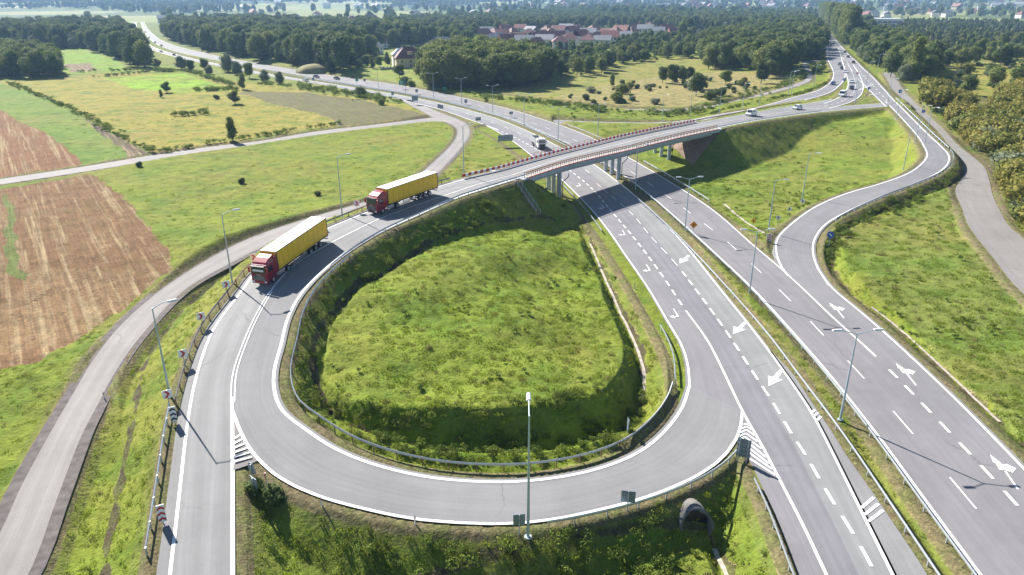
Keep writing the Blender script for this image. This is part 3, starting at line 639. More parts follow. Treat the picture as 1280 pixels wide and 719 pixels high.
line_paint(PM(mw_e), cut(eR, s2, s1 , 2), .3); line_paint(PM(mw_e), cut(eR, s1, length(eR), 3), .28, .018)
dashed(PM(mw_e), eR, 0.9, 2.1, 3.95, .32, .018, s2 - 1)
mid_e = curve([(1330,768),(1215,630),(1138,539),(1078.5,471.5),(1030,420),(989.5,377.5),(947.5,337.5),(905,299),(864,267.5),(841,250),(800,222),(755,194),(700,167),(650,148),(600,133),(545,119),(495,111.5),(420,99.5),(357,89.5),(320,83),(277,74),(226,62.8),(200,54),(187,44),(177,27.5)], 0, step=3)
dashed(PM(mw_e), mid_e, nearest_s(mid_e, P(1215, 630)) % 12, 4.6, 12, .17, .018)
line_paint(PM(exit_e), exit_e['R'], .3); 
line_paint(PM(ramp_e), ramp_e['L'], .32); line_paint(PM(ramp_e), ramp_e['R'], .32)
line_paint(PM(main), main['L'], .3); line_paint(PM(main), main['R'], .3)
cm = (main['L'] + main['R']) / 2; dashed(PM(main), cm, 10, 4, 12, .25)
line_paint(PM(conn), conn['L'], .35); line_paint(PM(conn), conn['R'], .35)
line_paint(PM(conn2), conn2['L'], .35, .03); line_paint(PM(conn2), conn2['R'], .35, .03); dashed(PM(conn2), (conn2['L'] + conn2['R']) / 2, 4, 3, 6, .25, .03)
# stop lines at the T junction
for (u0, v0, u1, v1) in ((1073,113,1092,105.5),(1086,119,1097,117.5),(1060,100,1076,98)):
    line_paint(PM(conn2), curve([(u0, v0, 6.25), (u1, v1, 6.25)], step=1, sm=False), .5, .04)
def poly_mark(mb, pts_px, z, dz=.022):
    vs = [P(u, v, z) for u, v in pts_px]; mb.add([(a, b_, c + dz) for a, b_, c in vs], [tuple(range(len(vs)))])
def quadline(mb, a, b_, wdt, z, dz=.022):
    a = P(*a, z); b_ = P(*b_, z); line_paint(mb, np.array([a, b_]), wdt, dz)
# chevron gore by the loop exit
g = PM(mw_wsh)
for (a, m_, b_) in [((929.5,531),(932,530),(937,532.5)),((927.5,536),(933,533.5),(940.5,538)),((925.5,541),(933,537.5),(943.5,545)),((922,546.5),(932,542),(947.5,552.5)),((918.5,552.5),(931,546.5),(952.5,561.5)),]:
    quadline(g, a, m_, .24, 0); quadline(g, m_, b_, .24, 0, .026)
for a, b_ in [((932,551),(957.5,572)),((933,558),(961.5,580)),((936,566),(965.5,587)),((938,574),(969.5,594.5))]: quadline(g, a, b_, .26, 0)
# gore strokes where the loop meets the ramp
g = PM(loopA)
for k in range(6):
    y = 545 + k * 5.6; x1 = 299.5 + k * 2.9
    za = 3.05 - k * .03; a = P(293, y + 4, za); b_ = P(x1 + 1, y - 1.5, za); line_paint(g, np.array([a, b_]), .26, .03)
g = PM(exit_e)
for k in range(9):
    t_ = k / 8; a = (956 + 21 * t_, 308.5 + 20 * t_ ); b_ = (970.5 + 3.5 * t_, 309.5 + 20.5 * t_)
    quadline(g, (954 + 22 * t_, 309 + 20 * t_), b_, .26, 0, .026)
for nm_, pts_ in (('painted_island', [(949,304,.0),(957,306.5,.0),(971,308,.05),(973,322,.0),(979,336,.0),(972,331,0),(960,319,0)]), ('painted_island', [(290,508,3.4),(293,520,3.3),(300,538,3.1),(308,553,2.98),(318,568,2.85),(322,576,2.8),(312,581,2.78),(291,588,2.72)])):
    mb = MB(); c0_ = np.mean([P(*q) for q in pts_], axis=0); vs = [P(*q) for q in pts_]; mb.add([(a, b_, c + .004) for a, b_, c in vs] + [tuple(c0_ + np.array((0, 0, .004)))], [(k, (k + 1) % len(vs), len(vs)) for k in range(len(vs))]); tag(mb.build(nm_, M['asph_old']), kind='structure')
# rumble bars on the inner hard strip
g = PM(mw_w)
for a, b_ in [((1077,635),(1092,622)),((1081,643.5),(1098,630)),((1085.5,652),(1104,638)),((1014.5,516),(1018.5,512.5)),((1017,520.5),(1022.5,516)),((1021,525.5),(1026.5,521))]: quadline(g, a, b_, .30, 0)
# block for arrow shapes drawn in lane coordinates (x right, y forward)
def arrow(mb, u, v, u2, v2, shape, s=1.0, z=0, flip=1):
    p0 = np.array(P(u, v, z)[:2]); p1 = np.array(P(u2, v2, z)[:2]); f = (p1 - p0) / np.linalg.norm(p1 - p0); rt = np.array((f[1], -f[0])) * flip
    for pl2 in shape:
        vs = [(*(p0 + rt * x * s + f * y * s), z + .024) for x, y in pl2]; mb.add(vs, [tuple(range(len(vs)))])
TURN = [[(-.09, 0), (.09, 0), (.09, 2.6), (-.09, 2.9)], [(-.09, 2.9), (.09, 2.6), (.62, 2.75), (.62, 3.0)], [(.6, 2.35), (1.35, 2.9), (.6, 3.5)]]
DIAG = [[(-.26, 0), (.3, 0), (.35, 2.8), (-.35, 2.8)], [(-1.0, 2.7), (1.0, 2.7), (0, 5.6)]]
SPLIT = [[(-.09, 0), (.09, 0), (.09, 2.7), (-.09, 2.7)], [(-.4, 2.6), (.42, 2.5), (.5, 3.5), (-.35, 3.7)], [(-.5, 3.65), (.2, 3.52), (-.3, 4.9)], [(.47, 2.3), (1.1, 3.1), (.5, 3.7)]]
for (u, v, u2, v2) in [(778,288,786,302),(808,331,817,345),(842,386,852,403),(752,256,759,266),(723,229,729,236)]: arrow(PM(exit_w), u, v, u2, v2, TURN, 1.0, 0, 1)
for (u, v, u2, v2) in [(861,319.5,848,331),(932,403,914,420),(977,463,958,486)]: arrow(PM(mw_w), u, v, u2, v2, DIAG, .88)
for (u, v, u2, v2) in [(1055,398,1043,383),(1145,482,1127,459),(1272.5,612,1250,580)]: arrow(PM(exit_e), u, v, u2, v2, SPLIT, 1.15)
for (u, v, u2, v2) in [(1141,164,1148,160)]: arrow(PM(ramp_e), u, v, u2, v2, SPLIT, 1.0, 5.55)
for nm, (mb, r) in pm.items():
    if mb.v: mb.build('road_marking', M['paint'], r['obj'])
# ================================================================== OBJECTS
def gp(u, v): return Vector(G(u, v))
def head(p, q): return math.atan2(q[1] - p[1], q[0] - p[0])
# ------------------------------------------------------------------ guard rails
RAILP = [(-.05, .46), (.03, .50), (-.03, .60), (.03, .70), (-.05, .75), (-.09, .60)]
def guard_rail(c, label, group='steel guard rails', spacing=4.0, rail_m='zinc', base=0, post_m='zinc', hgt=0, maxp=95, flip=1, cat='guard rail'):
    root = empty('guard_rail', tuple(c[0])); tag(root, label, cat, group)
    c = c.copy(); c0 = c - np.array(c[0]); c0[:, 2] += base
    mb = MB(); sweep(mb, c0, [(o_ * flip, z_ + hgt) for o_, z_ in RAILP]); mb.build('rail', M[rail_m], root)
    n = min(maxp, int(length(c) / spacing) + 1); s = 0; proto = None
    for i in range(n):
        k = cut(c0, min(i * spacing, length(c) - .6), min(i * spacing + .5, length(c)), .5)[0]
        g = TZ(k[0] + c[0][0], k[1] + c[0][1]) - c[0][2]
        if proto is None:
            mb = MB(); mb.box((0, 0, -.15), (.10, .14, 1.75)); proto = mb.build('post', M[post_m], root); o = proto
        else: o = proto.copy(); COL.objects.link(o); o.parent = root
        o.location = (k[0], k[1], k[2] + hgt)
    return root
LR_ = length(ramp['L'])
rl = offset(ramp['L'], -1.9)
sK = nearest_s(rl, P(213, 515, 3.1))
guard_rail(cut(rl, 8, sK), 'bent steel guard rail along the ramp verge below the wide black-and-white board', spacing=3)
guard_rail(cut(offset(ramp['L'], -1.4), sK + .5, nearest_s(ramp['L'], P(560, 230, 7.4))), 'long steel guard rail beside the chevron boards on the outer edge of the truck ramp', spacing=3.2, rail_m='rail_worn', post_m='rust')
s_a = nearest_s(loopA['R'], P(838, 412)) ; s_b = nearest_s(loopA['R'], P(420, 325, 6.4))
guard_rail(cut(offset(loopA['R'], 1.9), 1, s_b - 6, 1.2), 'curved steel guard rail round the green mound inside the loop', spacing=2.6, post_m='rust')
guard_rail(cut(offset(loopA['R'], .9), s_b - 7, length(loopA['R']) - 1, 1.2), 'low steel guard rail on the shaded embankment edge next to both trucks', spacing=3)
rr = offset(exit_w['R'], -1.7)
guard_rail(cut(rr, 0, nearest_s(rr, P(838, 408)), 1.5), 'short steel guard rail end on the inside of the exit lane', spacing=3)
guard_rail(cut(rr, nearest_s(rr, P(757, 290)), nearest_s(rr, P(702, 226)), 1.5), 'steel guard rail at the roadside under the overpass', spacing=3)
oo = offset(loopA['L'], -.9)
guard_rail(cut(oo, nearest_s(oo, P(914, 560)), nearest_s(oo, P(682, 652, 1.4)), 1.2), 'steel guard rail on the outer edge of the loop above the culvert', spacing=3.2)
sh_ = offset(mw_wsh['L'], -.8)
guard_rail(cut(sh_, 0, nearest_s(sh_, P(945, 600)), 1.5), 'steel guard rail on the grass wedge beside the motorway shoulder', spacing=2.5)
mwi = offset(mwR, 1.7)
mwn = curve([(1232,800),(1176,719),(1115,629),(1054,540),(1005,475),(960,416),(911,360),(852,297.5),(820,267.5),(790,241),(772,226)], .72); mwn[:, 2] = 0
guard_rail(mwn, 'steel guard rail on the median side of the motorway lanes with the big white arrows', spacing=4)
guard_rail(cut(mwi, nearest_s(mwi, P(745, 208)), min(nearest_s(mwi, P(330, 92)), 900), 4), 'steel median guard rail beside the lanes of the white tipper lorry', spacing=6, hgt=.02)
mei = offset(eL, -.85)
guard_rail(cut(mei, 0, nearest_s(mei, P(790, 225)), 2), 'steel guard rail standing tight against the white line of the right-hand motorway lanes', spacing=4)
guard_rail(cut(mei, nearest_s(mei, P(770, 213)), nearest_s(mei, P(330, 88)), 4), 'steel median guard rail on the far side of the overpass under the twin lamps', spacing=6, hgt=.02)
eo = offset(eR, 1.6)
guard_rail(cut(eo, nearest_s(eo, P(882, 254)), nearest_s(eo, P(800, 203)), 2), 'pale steel guard rail between the right-hand lanes and the shaded cone of the overpass', spacing=3)
guard_rail(cut(eo, nearest_s(eo, P(752, 178)), nearest_s(eo, P(702, 158)), 2), 'pale steel guard rail where the slip road joins behind the overpass', spacing=3)
er = offset(ramp_e['R'], 1.0)
guard_rail(cut(er, nearest_s(er, P(1045, 272, 2)), nearest_s(er, P(1180, 188, 5)), 1.5), 'dark steel guard rail round the outside of the S-bend', spacing=2.6, rail_m='zinc_dark')
guard_rail(cut(er, nearest_s(er, P(1180, 187, 5)), length(er) - 14, 2), 'bright guard rail between the S-bend road and the grey side road', spacing=4)
ar = offset(apprE['R'], 1.0)
guard_rail(cut(ar, 0, nearest_s(ar, P(1013, 139, 6.5)), 2), 'white guard rail above the dark embankment where the white van drives', spacing=4, rail_m='white')
aw = offset(apprW['L'], -1.0)
guard_rail(cut(aw, 0, nearest_s(aw, P(1000, 130, 6.5)), 2), 'rusty brown guard rail between overpass approach and slip road', spacing=4, rail_m='rust')

# ------------------------------------------------------------------ overpass
bridge = empty('overpass', P(770, 185, 0)); bl = np.array(P(770, 185, 0))
tag(bridge, 'long concrete road overpass on round piers with red and white railings', 'bridge')
def loc(c): return c - bl
nE = 60
nearE = resample(offset(deckE['R'], 1.7), n=nE); farE = resample(offset(deckW['L'], -2.6), n=nE)
def ext(c, a, b):
    t0 = c[0] - c[1]; t0 /= np.linalg.norm(t0); t1 = c[-1] - c[-2]; t1 /= np.linalg.norm(t1)
    return np.vstack([c[0] + t0 * a, c, c[-1] + t1 * b])
nearE = ext(nearE, 1.5, 1.5); farE = ext(farE, 1.5, 1.5)
mb = MB(); vs = []
for a, b_ in zip(loc(farE), loc(nearE)):
    d = (b_ - a); d[2] = 0; d /= np.linalg.norm(d)
    for base_p, o_, z_ in ((a, 0, -.03), (b_, 0, -.03), (b_, 0, -.75), (b_, -1.3, -.95), (b_, -1.5, -1.75), (a, 1.5, -1.75), (a, 1.3, -.95), (a, 0, -.75)):
        vs.append(base_p + d * o_ + np.array((0, 0, z_)))
n8 = len(farE)
fs = [(i * 8 + k, i * 8 + (k + 1) % 8, (i + 1) * 8 + (k + 1) % 8, (i + 1) * 8 + k) for i in range(n8 - 1) for k in range(8)] + [tuple(range(8)), tuple(reversed(range((n8 - 1) * 8, n8 * 8)))]
mb.add(vs, fs); mb.build('deck', M['concrete_b'], bridge)
# walkways
mb = MB(); strip(loc(resample(offset(deckW['L'], -.75), n=60)), loc(resample(offset(deckW['L'], -2.4), n=60)), .06, mb); mb.build('walkway', M['walk'], bridge)
mb = MB(); strip(loc(resample(offset(deckE['R'], .45), n=60)), loc(resample(offset(deckE['R'], 1.45), n=60)), .05, mb); mb.build('walkway', M['concrete'], bridge)
# red deck edge
mb = MB(); sweep(mb, loc(offset(deckE['R'], 1.58)), [(-.14, .0), (.14, .0), (.14, .16), (-.14, .16)]); mb.build('deck_edge', M['redline'], bridge)
mb = MB(); sweep(mb, loc(offset(deckW['L'], -2.5)), [(-.12, .0), (.12, .0), (.12, .14), (-.12, .14)]); mb.build('deck_edge', M['concrete'], bridge)
# red and white barrier on the far side of the lanes
def barrier(c, seg, m0, m1, nm='barrier', h=(.35, .95)):
    mb = MB(); L_ = length(c); s = 0; k = 0
    while s + seg < L_:
        sweep(mb, cut(c, s, s + seg - .01, .6), [(-.07, h[0]), (.07, h[0]), (.09, h[1]), (-.05, h[1])], m=k % 2); s += seg; k += 1
    mb.build(nm, [M[m0], M[m1]], bridge)
fb = loc(np.vstack([cut(offset(ramp['L'], -.7), nearest_s(ramp['L'], P(585, 223, ZB)), length(ramp['L'])), offset(deckW['L'], -.7)[1:]]))
barrier(fb, .85, 'red', 'white')
def rail_line(c, mname, nm, z, r=.05, sp=2.0, posts=True, h=1.1, pm_='rust'):
    mb = MB()
    for zz in z: sweep(mb, c, [(-r, zz - r), (r, zz - r), (r, zz + r), (-r, zz + r)])
    o = mb.build(nm, M[mname], bridge)
    if posts:
        s = 0; pr_ = None
        while s < length(c) - .5:
            q = cut(c, s, s + .5, .5)[0]
            if pr_ is None: mb = MB(); mb.box((0, 0, h / 2), (.10, .10, h)); pr_ = mb.build('railing_post', M[pm_], o); k_ = pr_
            else: k_ = pr_.copy(); COL.objects.link(k_); k_.parent = o
            k_.location = tuple(q); s += sp
    return o
nb = loc(offset(deckE['R'], .75)); rail_line(nb, 'rust', 'railing', (.55, 1.0), r=.07, sp=1.6)
rail_line(loc(offset(deckE['R'], 1.35)), 'rust', 'railing', (1.1,), r=.04, sp=1.6, h=1.15)
rail_line(loc(offset(deckW['L'], -2.35)), 'rust', 'railing', (.6, 1.1), r=.03, sp=2.5)
# abutments
for i0, sgn in ((0, 1), (-1, -1)):
    a, b_ = loc(farE)[i0], loc(nearE)[i0]; i1 = 1 if i0 == 0 else -2
    t_ = loc(nearE)[i1] - b_; t_[2] = 0; t_ /= np.linalg.norm(t_)
    d = b_ - a; d[2] = 0; L_ = np.linalg.norm(d); d /= L_
    mb = MB(); rot = math.atan2(d[1], d[0]); c_ = (a + b_) / 2 + t_ * .6
    mb.box((c_[0], c_[1], ZB - 2.4), (L_ - .6, 1.6, 2.6), rz=rot)
    q = b_ - t_ * 1.0 - d * .35
    mb.box((q[0], q[1], ZB - 1.9), (.4, 4.6, 2.3), rz=rot)
    q = a - t_ * 1.0 + d * .35
    mb.box((q[0], q[1], ZB - 1.9), (.4, 4.6, 2.3), rz=rot)
    mb.build('abutment', M['concrete_b'], bridge)
for grp in ([(698.4,249),(691.6,242),(685.6,236.5)], [(772.7,223.7),(764.7,218),(757,213.5)], [(836,199),(826.5,195),(819,191)]):
    for u, v in grp:
        p = G(u, v); mb = MB(); mb.tube((0, 0, -1), (0, 0, ZB - 1.7 - p[2]), .52, .52, 20)
        o = mb.build('pier', M['concrete_b'], bridge, smooth=False); o.location = np.array(p) - bl
        if v in (249, 199, 223.7):
            mb = MB(); mb.tube((.75, -.35, .3), (.75, -.35, 4.0), .09); mb.tube((.75, -.35, 4.0), (2.2, 1.0, 5.0), .09); mb.tube((2.2, 1.0, 5.0), (2.2, 1.0, 6.2 - p[2]), .09)
            mb.build('drain_pipe', M['chassis'], o)
# stone paving on the slopes under both ends
def drape(name, px, mt, dz=.05, n=14, label=None, kind='structure', world=None):
    q = world if world is not None else [gp(*a) for a in px]; a, b_, c_, d_ = [np.array(k, float) for k in q]; vs = []
    for i in range(n + 1):
        for j in range(n + 1):
            s_, t_ = i / n, j / n; p = (a * (1 - s_) + b_ * s_) * (1 - t_) + (d_ * (1 - s_) + c_ * s_) * t_
            vs.append((p[0], p[1], TZ(p[0], p[1]) + dz))
    fs = [(i * (n + 1) + j, (i + 1) * (n + 1) + j, (i + 1) * (n + 1) + j + 1, i * (n + 1) + j + 1) for i in range(n) for j in range(n)]
    mb = MB(); mb.add(vs, fs); o = mb.build(name, M[mt], smooth=True); tag(o, kind=kind); return o
for i0 in (0, -1):
    a, b_ = farE[i0], nearE[i0]; i1 = 1 if i0 == 0 else -2; t_ = nearE[i1] - nearE[i0]; t_[2] = 0; t_ /= np.linalg.norm(t_)
    drape('slope_paving', None, 'brick_slope', .10, 18, world=[a + t_ * 1, b_ + t_ * 1, b_ + t_ * 13.5, a + t_ * 13.5])
# embankment steps with handrails
st = empty('embankment_stairs', P(645, 236, 4)); tag(st, 'narrow concrete stairs with steel handrails down the embankment at the left end of the overpass', 'stairs')
a = np.array(P(641, 230.5, ZB - .8)); b_ = np.array(G(673, 268)); a[2] = TZ(a[0], a[1]); o0 = np.array(P(645, 236, 4))
mb = MB(); dvec = b_ - a; dl = np.linalg.norm(dvec[:2]); rz = math.atan2(dvec[1], dvec[0]); ns = int(dl / .4)
for i in range(ns):
    p = a + dvec * (i + .5) / ns - o0; g = TZ(*(p + o0)[:2]) - o0[2]; mb.box((p[0], p[1], g - .03), (.42, .9, .3), rz=rz)
mb.build('steps', M['brick_slope'], st)  # darker paving colour put in for the shade these concrete steps lack
pr = np.array((-math.sin(rz), math.cos(rz), 0))
for sgn in (-1, 1):
    mb = MB(); pts = []
    for i in range(8):
        p = a + dvec * i / 7 + pr * .6 * sgn; g = TZ(p[0], p[1]); q = np.array((p[0], p[1], g)) - o0; pts.append(q)
        mb.tube(q, q + np.array((0, 0, 1.0)), .035, n=6)
    for i in range(7):
        for h in (.55, 1.0): mb.tube(pts[i] + np.array((0, 0, h)), pts[i + 1] + np.array((0, 0, h)), .03, n=6)
    mb.build('handrail', M['zinc'], st)

# ------------------------------------------------------------------ ditch channels (visible pale concrete gutters)
def gutter(px, wdt, label=None):
    c = curve([G(*q) and (q[0], q[1], G(*q)[2]) for q in px], step=1.0)
    for i in range(len(c)): c[i, 2] = TZ(c[i, 0], c[i, 1])
    mb = MB(); jit = np.array([rng.normal(0, .05) for _ in c]); c[:, 2] += .04
    strip(offset(c, -wdt / 2), offset(c, wdt / 2), .03, mb); o = mb.build('drain_channel', M['stone']); tag(o, kind='structure')
gutter([(738,305),(750,333),(763,362),(776,392),(790,420),(800,445),(806,472),(803,500)], .55)
gutter([(1090,384),(1120,408),(1165,448),(1212,492),(1250,528)], .45)
gutter([(893,686),(903,706),(911,722)], .6)
gutter([(905,255),(925,272),(940,283),(955,292)], .5)
# ------------------------------------------------------------------ culvert
p = gp(872, 668); p2 = gp(905, 690)
cu = empty('culvert', (p.x, p.y, p.z)); tag(cu, 'dark round culvert mouth with concrete headwall in the shaded bank below the loop', 'culvert')
dirv = Vector((.25, -1, 0)).normalized(); mb = MB(); n = 28; R0, R1, LL = 1.25, 1.48, 2.6; vs = []
base_c = Vector((0, 0, .45)) + dirv * -.1
for s_, r_ in ((0, R1), (LL, R1), (LL, R0), (0, R0)):
    for k in range(n):
        t = 2 * math.pi * k / n; sx = Vector((-dirv.y, dirv.x, 0)); cut_ = -max(0, math.sin(t)) * .9 if s_ > 0 else 0
        vs.append(base_c + sx * math.cos(t) * r_ * 1.15 + Vector((0, 0, math.sin(t) * r_)) + dirv * (s_ - 2.6 + cut_))
fs = []
for ring in range(4):
    for k in range(n): fs.append((ring * n + k, ring * n + (k + 1) % n, ((ring + 1) % 4) * n + (k + 1) % n, ((ring + 1) % 4) * n + k))
mb.add(vs, fs); mb.build('pipe', mat('weathered_pipe_concrete', (.16, .15, .14), .9, noise=.3, scale=1.5), cu, smooth=True)
mb = MB(); mb.tube(base_c + dirv * -.9, base_c + dirv * -.85, R0 * 1.14, n=24); mb.build('pipe_shade_disc', M['black'], cu)  # black disc stands in for the darkness deeper in the pipe

# ------------------------------------------------------------------ street lamps
def lamp_single(h=10.5, arm=1.6):
    r = empty('street_lamp', (0, 0, 0))
    mb = MB(); mb.tube((0, 0, 0), (0, 0, .12), .28, .28, 12); mb.tube((0, 0, 0), (0, 0, h), .13, .06, 10); mb.build('post', M['pole'], r, smooth=False)
    mb = MB(); mb.tube((0, 0, h - .1), (arm * .6, 0, h + .28), .05, .045, 8); mb.tube((arm * .6, 0, h + .28), (arm, 0, h + .33), .045, .04, 8); mb.build('arm', M['pole'], r)
    mb = MB(); mb.prism([(-.17, .0), (.17, 0), (.15, .10), (.07, .17), (-.07, .17), (-.15, .10)], arm - .1, arm + .85); o = mb.build('lamp_head', M['lamp_head'], r, bevel=.015); o.location = (0, 0, h + .25)
    mb = MB(); mb.box((arm + .42, 0, -.02), (.62, .24, .05)); g = mb.build('lens', M['glass_lens'], o)
    return r
def lamp_twin(h=10.5, arm=1.8):
    r = empty('street_lamp', (0, 0, 0))
    mb = MB(); mb.tube((0, 0, 0), (0, 0, .12), .30, .30, 12); mb.tube((0, 0, 0), (0, 0, h), .14, .07, 10); mb.build('post', M['pole'], r)
    for s_ in (-1, 1):
        mb = MB(); mb.tube((0, 0, h - .1), (s_ * arm, 0, h + .40), .05, .045, 8); mb.build('arm', M['pole'], r)
        mb = MB(); mb.prism([(-.17, .0), (.17, 0), (.15, .10), (.07, .17), (-.07, .17), (-.15, .10)], s_ * (arm - .1), s_ * (arm + .85)); o = mb.build('lamp_head', M['lamp_head'], r, bevel=.015); o.location = (0, 0, h + .33)
        mb = MB(); mb.box((s_ * (arm + .42), 0, -.02), (.62, .24, .05)); mb.build('lens', M['glass_lens'], o)
    return r
LS = lamp_single(); LT = lamp_twin(); used = {}
def put(proto, u, v, rz, label, z=None, group=None, sc=1.0, on='ground'):
    first = proto.name not in used; used[proto.name] = 1
    o = proto if first else copy_tree(proto)
    p = G(u, v) if z is None else P(u, v, z)
    zz = p[2] if z is None else z
    if z is None: zz = TZ(p[0], p[1])
    o.location = (p[0], p[1], zz); o.rotation_euler = (0, 0, rz); o.scale = (sc, sc, sc)
    tag(o, label, 'street lamp', group); return o
SG = 'single arm street lamps'; TG = 'twin arm street lamps'
R_ = math.radians
put(LS, 213, 497, R_(38), 'grey single-arm lamp post beside the wide black-and-white board on the ramp', 3.0, SG)
put(LS, 291, 357, R_(35), 'grey single-arm lamp post left of the nearer truck', 5.0, SG)
put(LS, 428, 271, R_(30), 'grey single-arm lamp post between the two red trucks', 7.2, SG)
put(LS, 580, 221, R_(30), 'single-arm lamp at the left end of the red and white overpass barrier', 8.2, SG)
o = put(LS, 660, 672, R_(90), 'tall lamp post on the outer edge of the loop, nearest the bottom of the photo', 1.3, SG, 1.12); 
put(LS, 1129, 212, R_(-40), 'lamp post on the green slope inside the top of the S-bend', None, SG, .95)
put(LS, 1144, 178, R_(-40), 'lamp post beside the white edge line left of the S-bend road', 5.0, SG, .95)
put(LS, 1002.5, 251, R_(-30), 'single lamp post behind the three small black chevron boards', .8, SG)
put(LS, 960, 292, R_(-10), 'single lamp post at the tip of the right-hand grass wedge', .1, SG)
put(LS, 1120, 150, R_(-60), 'lamp post in the green strip below the blue sign at the junction', 5.6, SG, .9)
put(LS, 1156, 178, R_(-60), 'lamp post in the strip between S-bend road and side road', None, SG, .9)
put(LT, 1050, 525, R_(2), 'tall twin-arm lamp on the median grass nearest the camera', 0, TG)
put(LT, 936, 371, R_(5), 'twin-arm lamp on the median by the solid line before the wedge', 0, TG)
put(LT, 856, 289, R_(5), 'twin-arm lamp on the median left of the small orange diamond sign', 0, TG)
put(LT, 794, 238, R_(8), 'twin-arm lamp rising in front of the overpass railing', 0, TG)
put(LT, 747, 172, R_(10), 'twin-arm lamp just behind the overpass by the joining slip road', 0, TG)
put(LT, 697.5, 177, R_(15), 'twin-arm lamp on the median right of the white tipper lorry', 0, TG)
put(LT, 655, 156, R_(20), 'twin-arm lamp on the median behind the tipper lorry', 0, TG)
put(LT, 616, 142, R_(24), 'twin-arm lamp right of the black sign board on the far median', 0, TG)
put(LT, 577, 130, R_(26), 'twin-arm lamp on the far median before the domed copse', 0, TG)
put(LT, 542, 122, R_(28), 'twin-arm lamp on the far median at the left end of the domed copse', 0, TG)
put(LT, 507, 116.5, R_(28), 'small far twin-arm lamp near the green board', 0, TG, .9)
put(LT, 473, 109, R_(28), 'small far twin-arm lamp on the median left of the green board', 0, TG, .9)
for (u, v, z, lb) in [(827.5,152.5,1.2,'second small lamp from the left behind the overpass'), (862,151,1.9,'small lamp behind the right end of the overpass barrier'), (928,137.5,3.6,'lamp on the slip road behind the white van'), (949,132,4.2,'lamp on the slip road between the van and the white car'), (985,119.8,5.4,'left one of the paired lamps by the footpath bend'), (989,118.5,5.4,'right one of the paired lamps by the footpath bend'), (1017,110,5.9,'lamp at the bend of the slip road by the ditch'), (899,141.5,2.8,'lamp on the slip road left of the van'), (1069,128.5,6.2,'lamp on the grass triangle at the junction'),(1083,105,6.2,'lamp at the traffic island of the junction'),(1109,132,6.1,'lamp beside the stop line of the overpass road'),(1096,92,5.9,'lamp before the dark trees at the junction'),(1104,93,5.9,'lamp where the side road begins'),(1034,73,5.8,'pale lamp left of the queue of cars'),(1036,62,5.4,'far lamp by the left woodland edge')]:
    put(LS, u, v, R_(-50), lb, z, SG, .9)

# ------------------------------------------------------------------ signs
def post_mb(h, r=.04): mb = MB(); mb.tube((0, 0, -.3), (0, 0, h), r, n=8); return mb
def chevron_sign(face='red', w_=.95, hh=.95, h=1.5):
    r = empty('chevron_sign', (0, 0, 0)); post_mb(h + hh).build('post', M['zinc'], r)
    mb = MB(); mb.box((0, -.05, h + hh / 2), (w_, .03, hh)); pn = mb.build('panel', M['white'], r)
    mb = MB()
    a = w_ * .26
    for x0 in ((-.05,)):
        vs = [(x0 - a, -.075, h + hh * .92), (x0 + a * .1, -.075, h + hh * .92), (x0 + a * 1.3, -.075, h + hh * .5), (x0 + a * .1, -.075, h + hh * .08), (x0 - a, -.075, h + hh * .08), (x0 + a * .2, -.075, h + hh * .5)]
        vs2 = [(x, y + .01, z) for x, y, z in vs]
        mb.add(vs + vs2, [(0, 1, 2, 5), (5, 2, 3, 4), (6, 11, 8, 7), (11, 10, 9, 8)])
    mb.build('arrow', M[face], pn); return r
CR = chevron_sign('red'); CB = chevron_sign('black', .75, .75, 1.3)
usedS = {}
def putS(proto, u, v, z, face_to, label, cat='road sign', group=None, sc=1, tilt=0):
    k = proto.name; o = proto if k not in usedS else copy_tree(proto); usedS[k] = 1
    p = P(u, v, z) if z is not None else G(u, v)
    zz = z if z is not None else TZ(p[0], p[1])
    q = P(face_to[0], face_to[1], zz); a = math.atan2(q[1] - p[1], q[0] - p[0])     # panel faces -Y locally
    o.location = (p[0], p[1], zz); o.rotation_euler = (0, 0, a + math.pi / 2); o.scale = (sc, sc, sc)
    tag(o, label, cat, group); return o
CG = 'red chevron boards on the ramp'
putS(CR, 254, 413, 3.9, (330, 560), 'red chevron board at the rail by the double line, second above the lamp foot', 'road sign', CG)
putS(CR, 232, 461, 3.3, (300, 600), 'red and white chevron board just above the lamp on the ramp rail', 'road sign', CG)
putS(CR, 213, 513, 2.6, (280, 640), 'red and white chevron board fixed at the foot of the ramp lamp', 'road sign', CG)
putS(CR, 285, 372, 4.7, (370, 480), 'red and white chevron board under the lamp left of the nearer truck', 'road sign', CG)
putS(CR, 319, 337, 5.7, (380, 430), 'red and white chevron board right at the cab of the nearer truck', 'road sign', CG)
putS(CR, 401, 290, 7.0, (450, 340), 'red chevron board peeking over the roof of the nearer truck', 'road sign', CG)
putS(CR, 447, 268, 7.6, (480, 310), 'red chevron board in front of the farther truck', 'road sign', CG)
BG = 'black chevron boards at the S-bend'
putS(CB, 971.5, 282, .3, (960, 360), 'black and white chevron board nearest the striped wedge', 'road sign', BG)
putS(CB, 985.5, 271, .6, (975, 330), 'middle black and white chevron board of the S-bend', 'road sign', BG)
putS(CB, 1002, 261, 1.0, (990, 320), 'topmost black and white chevron board of the S-bend', 'road sign', BG)
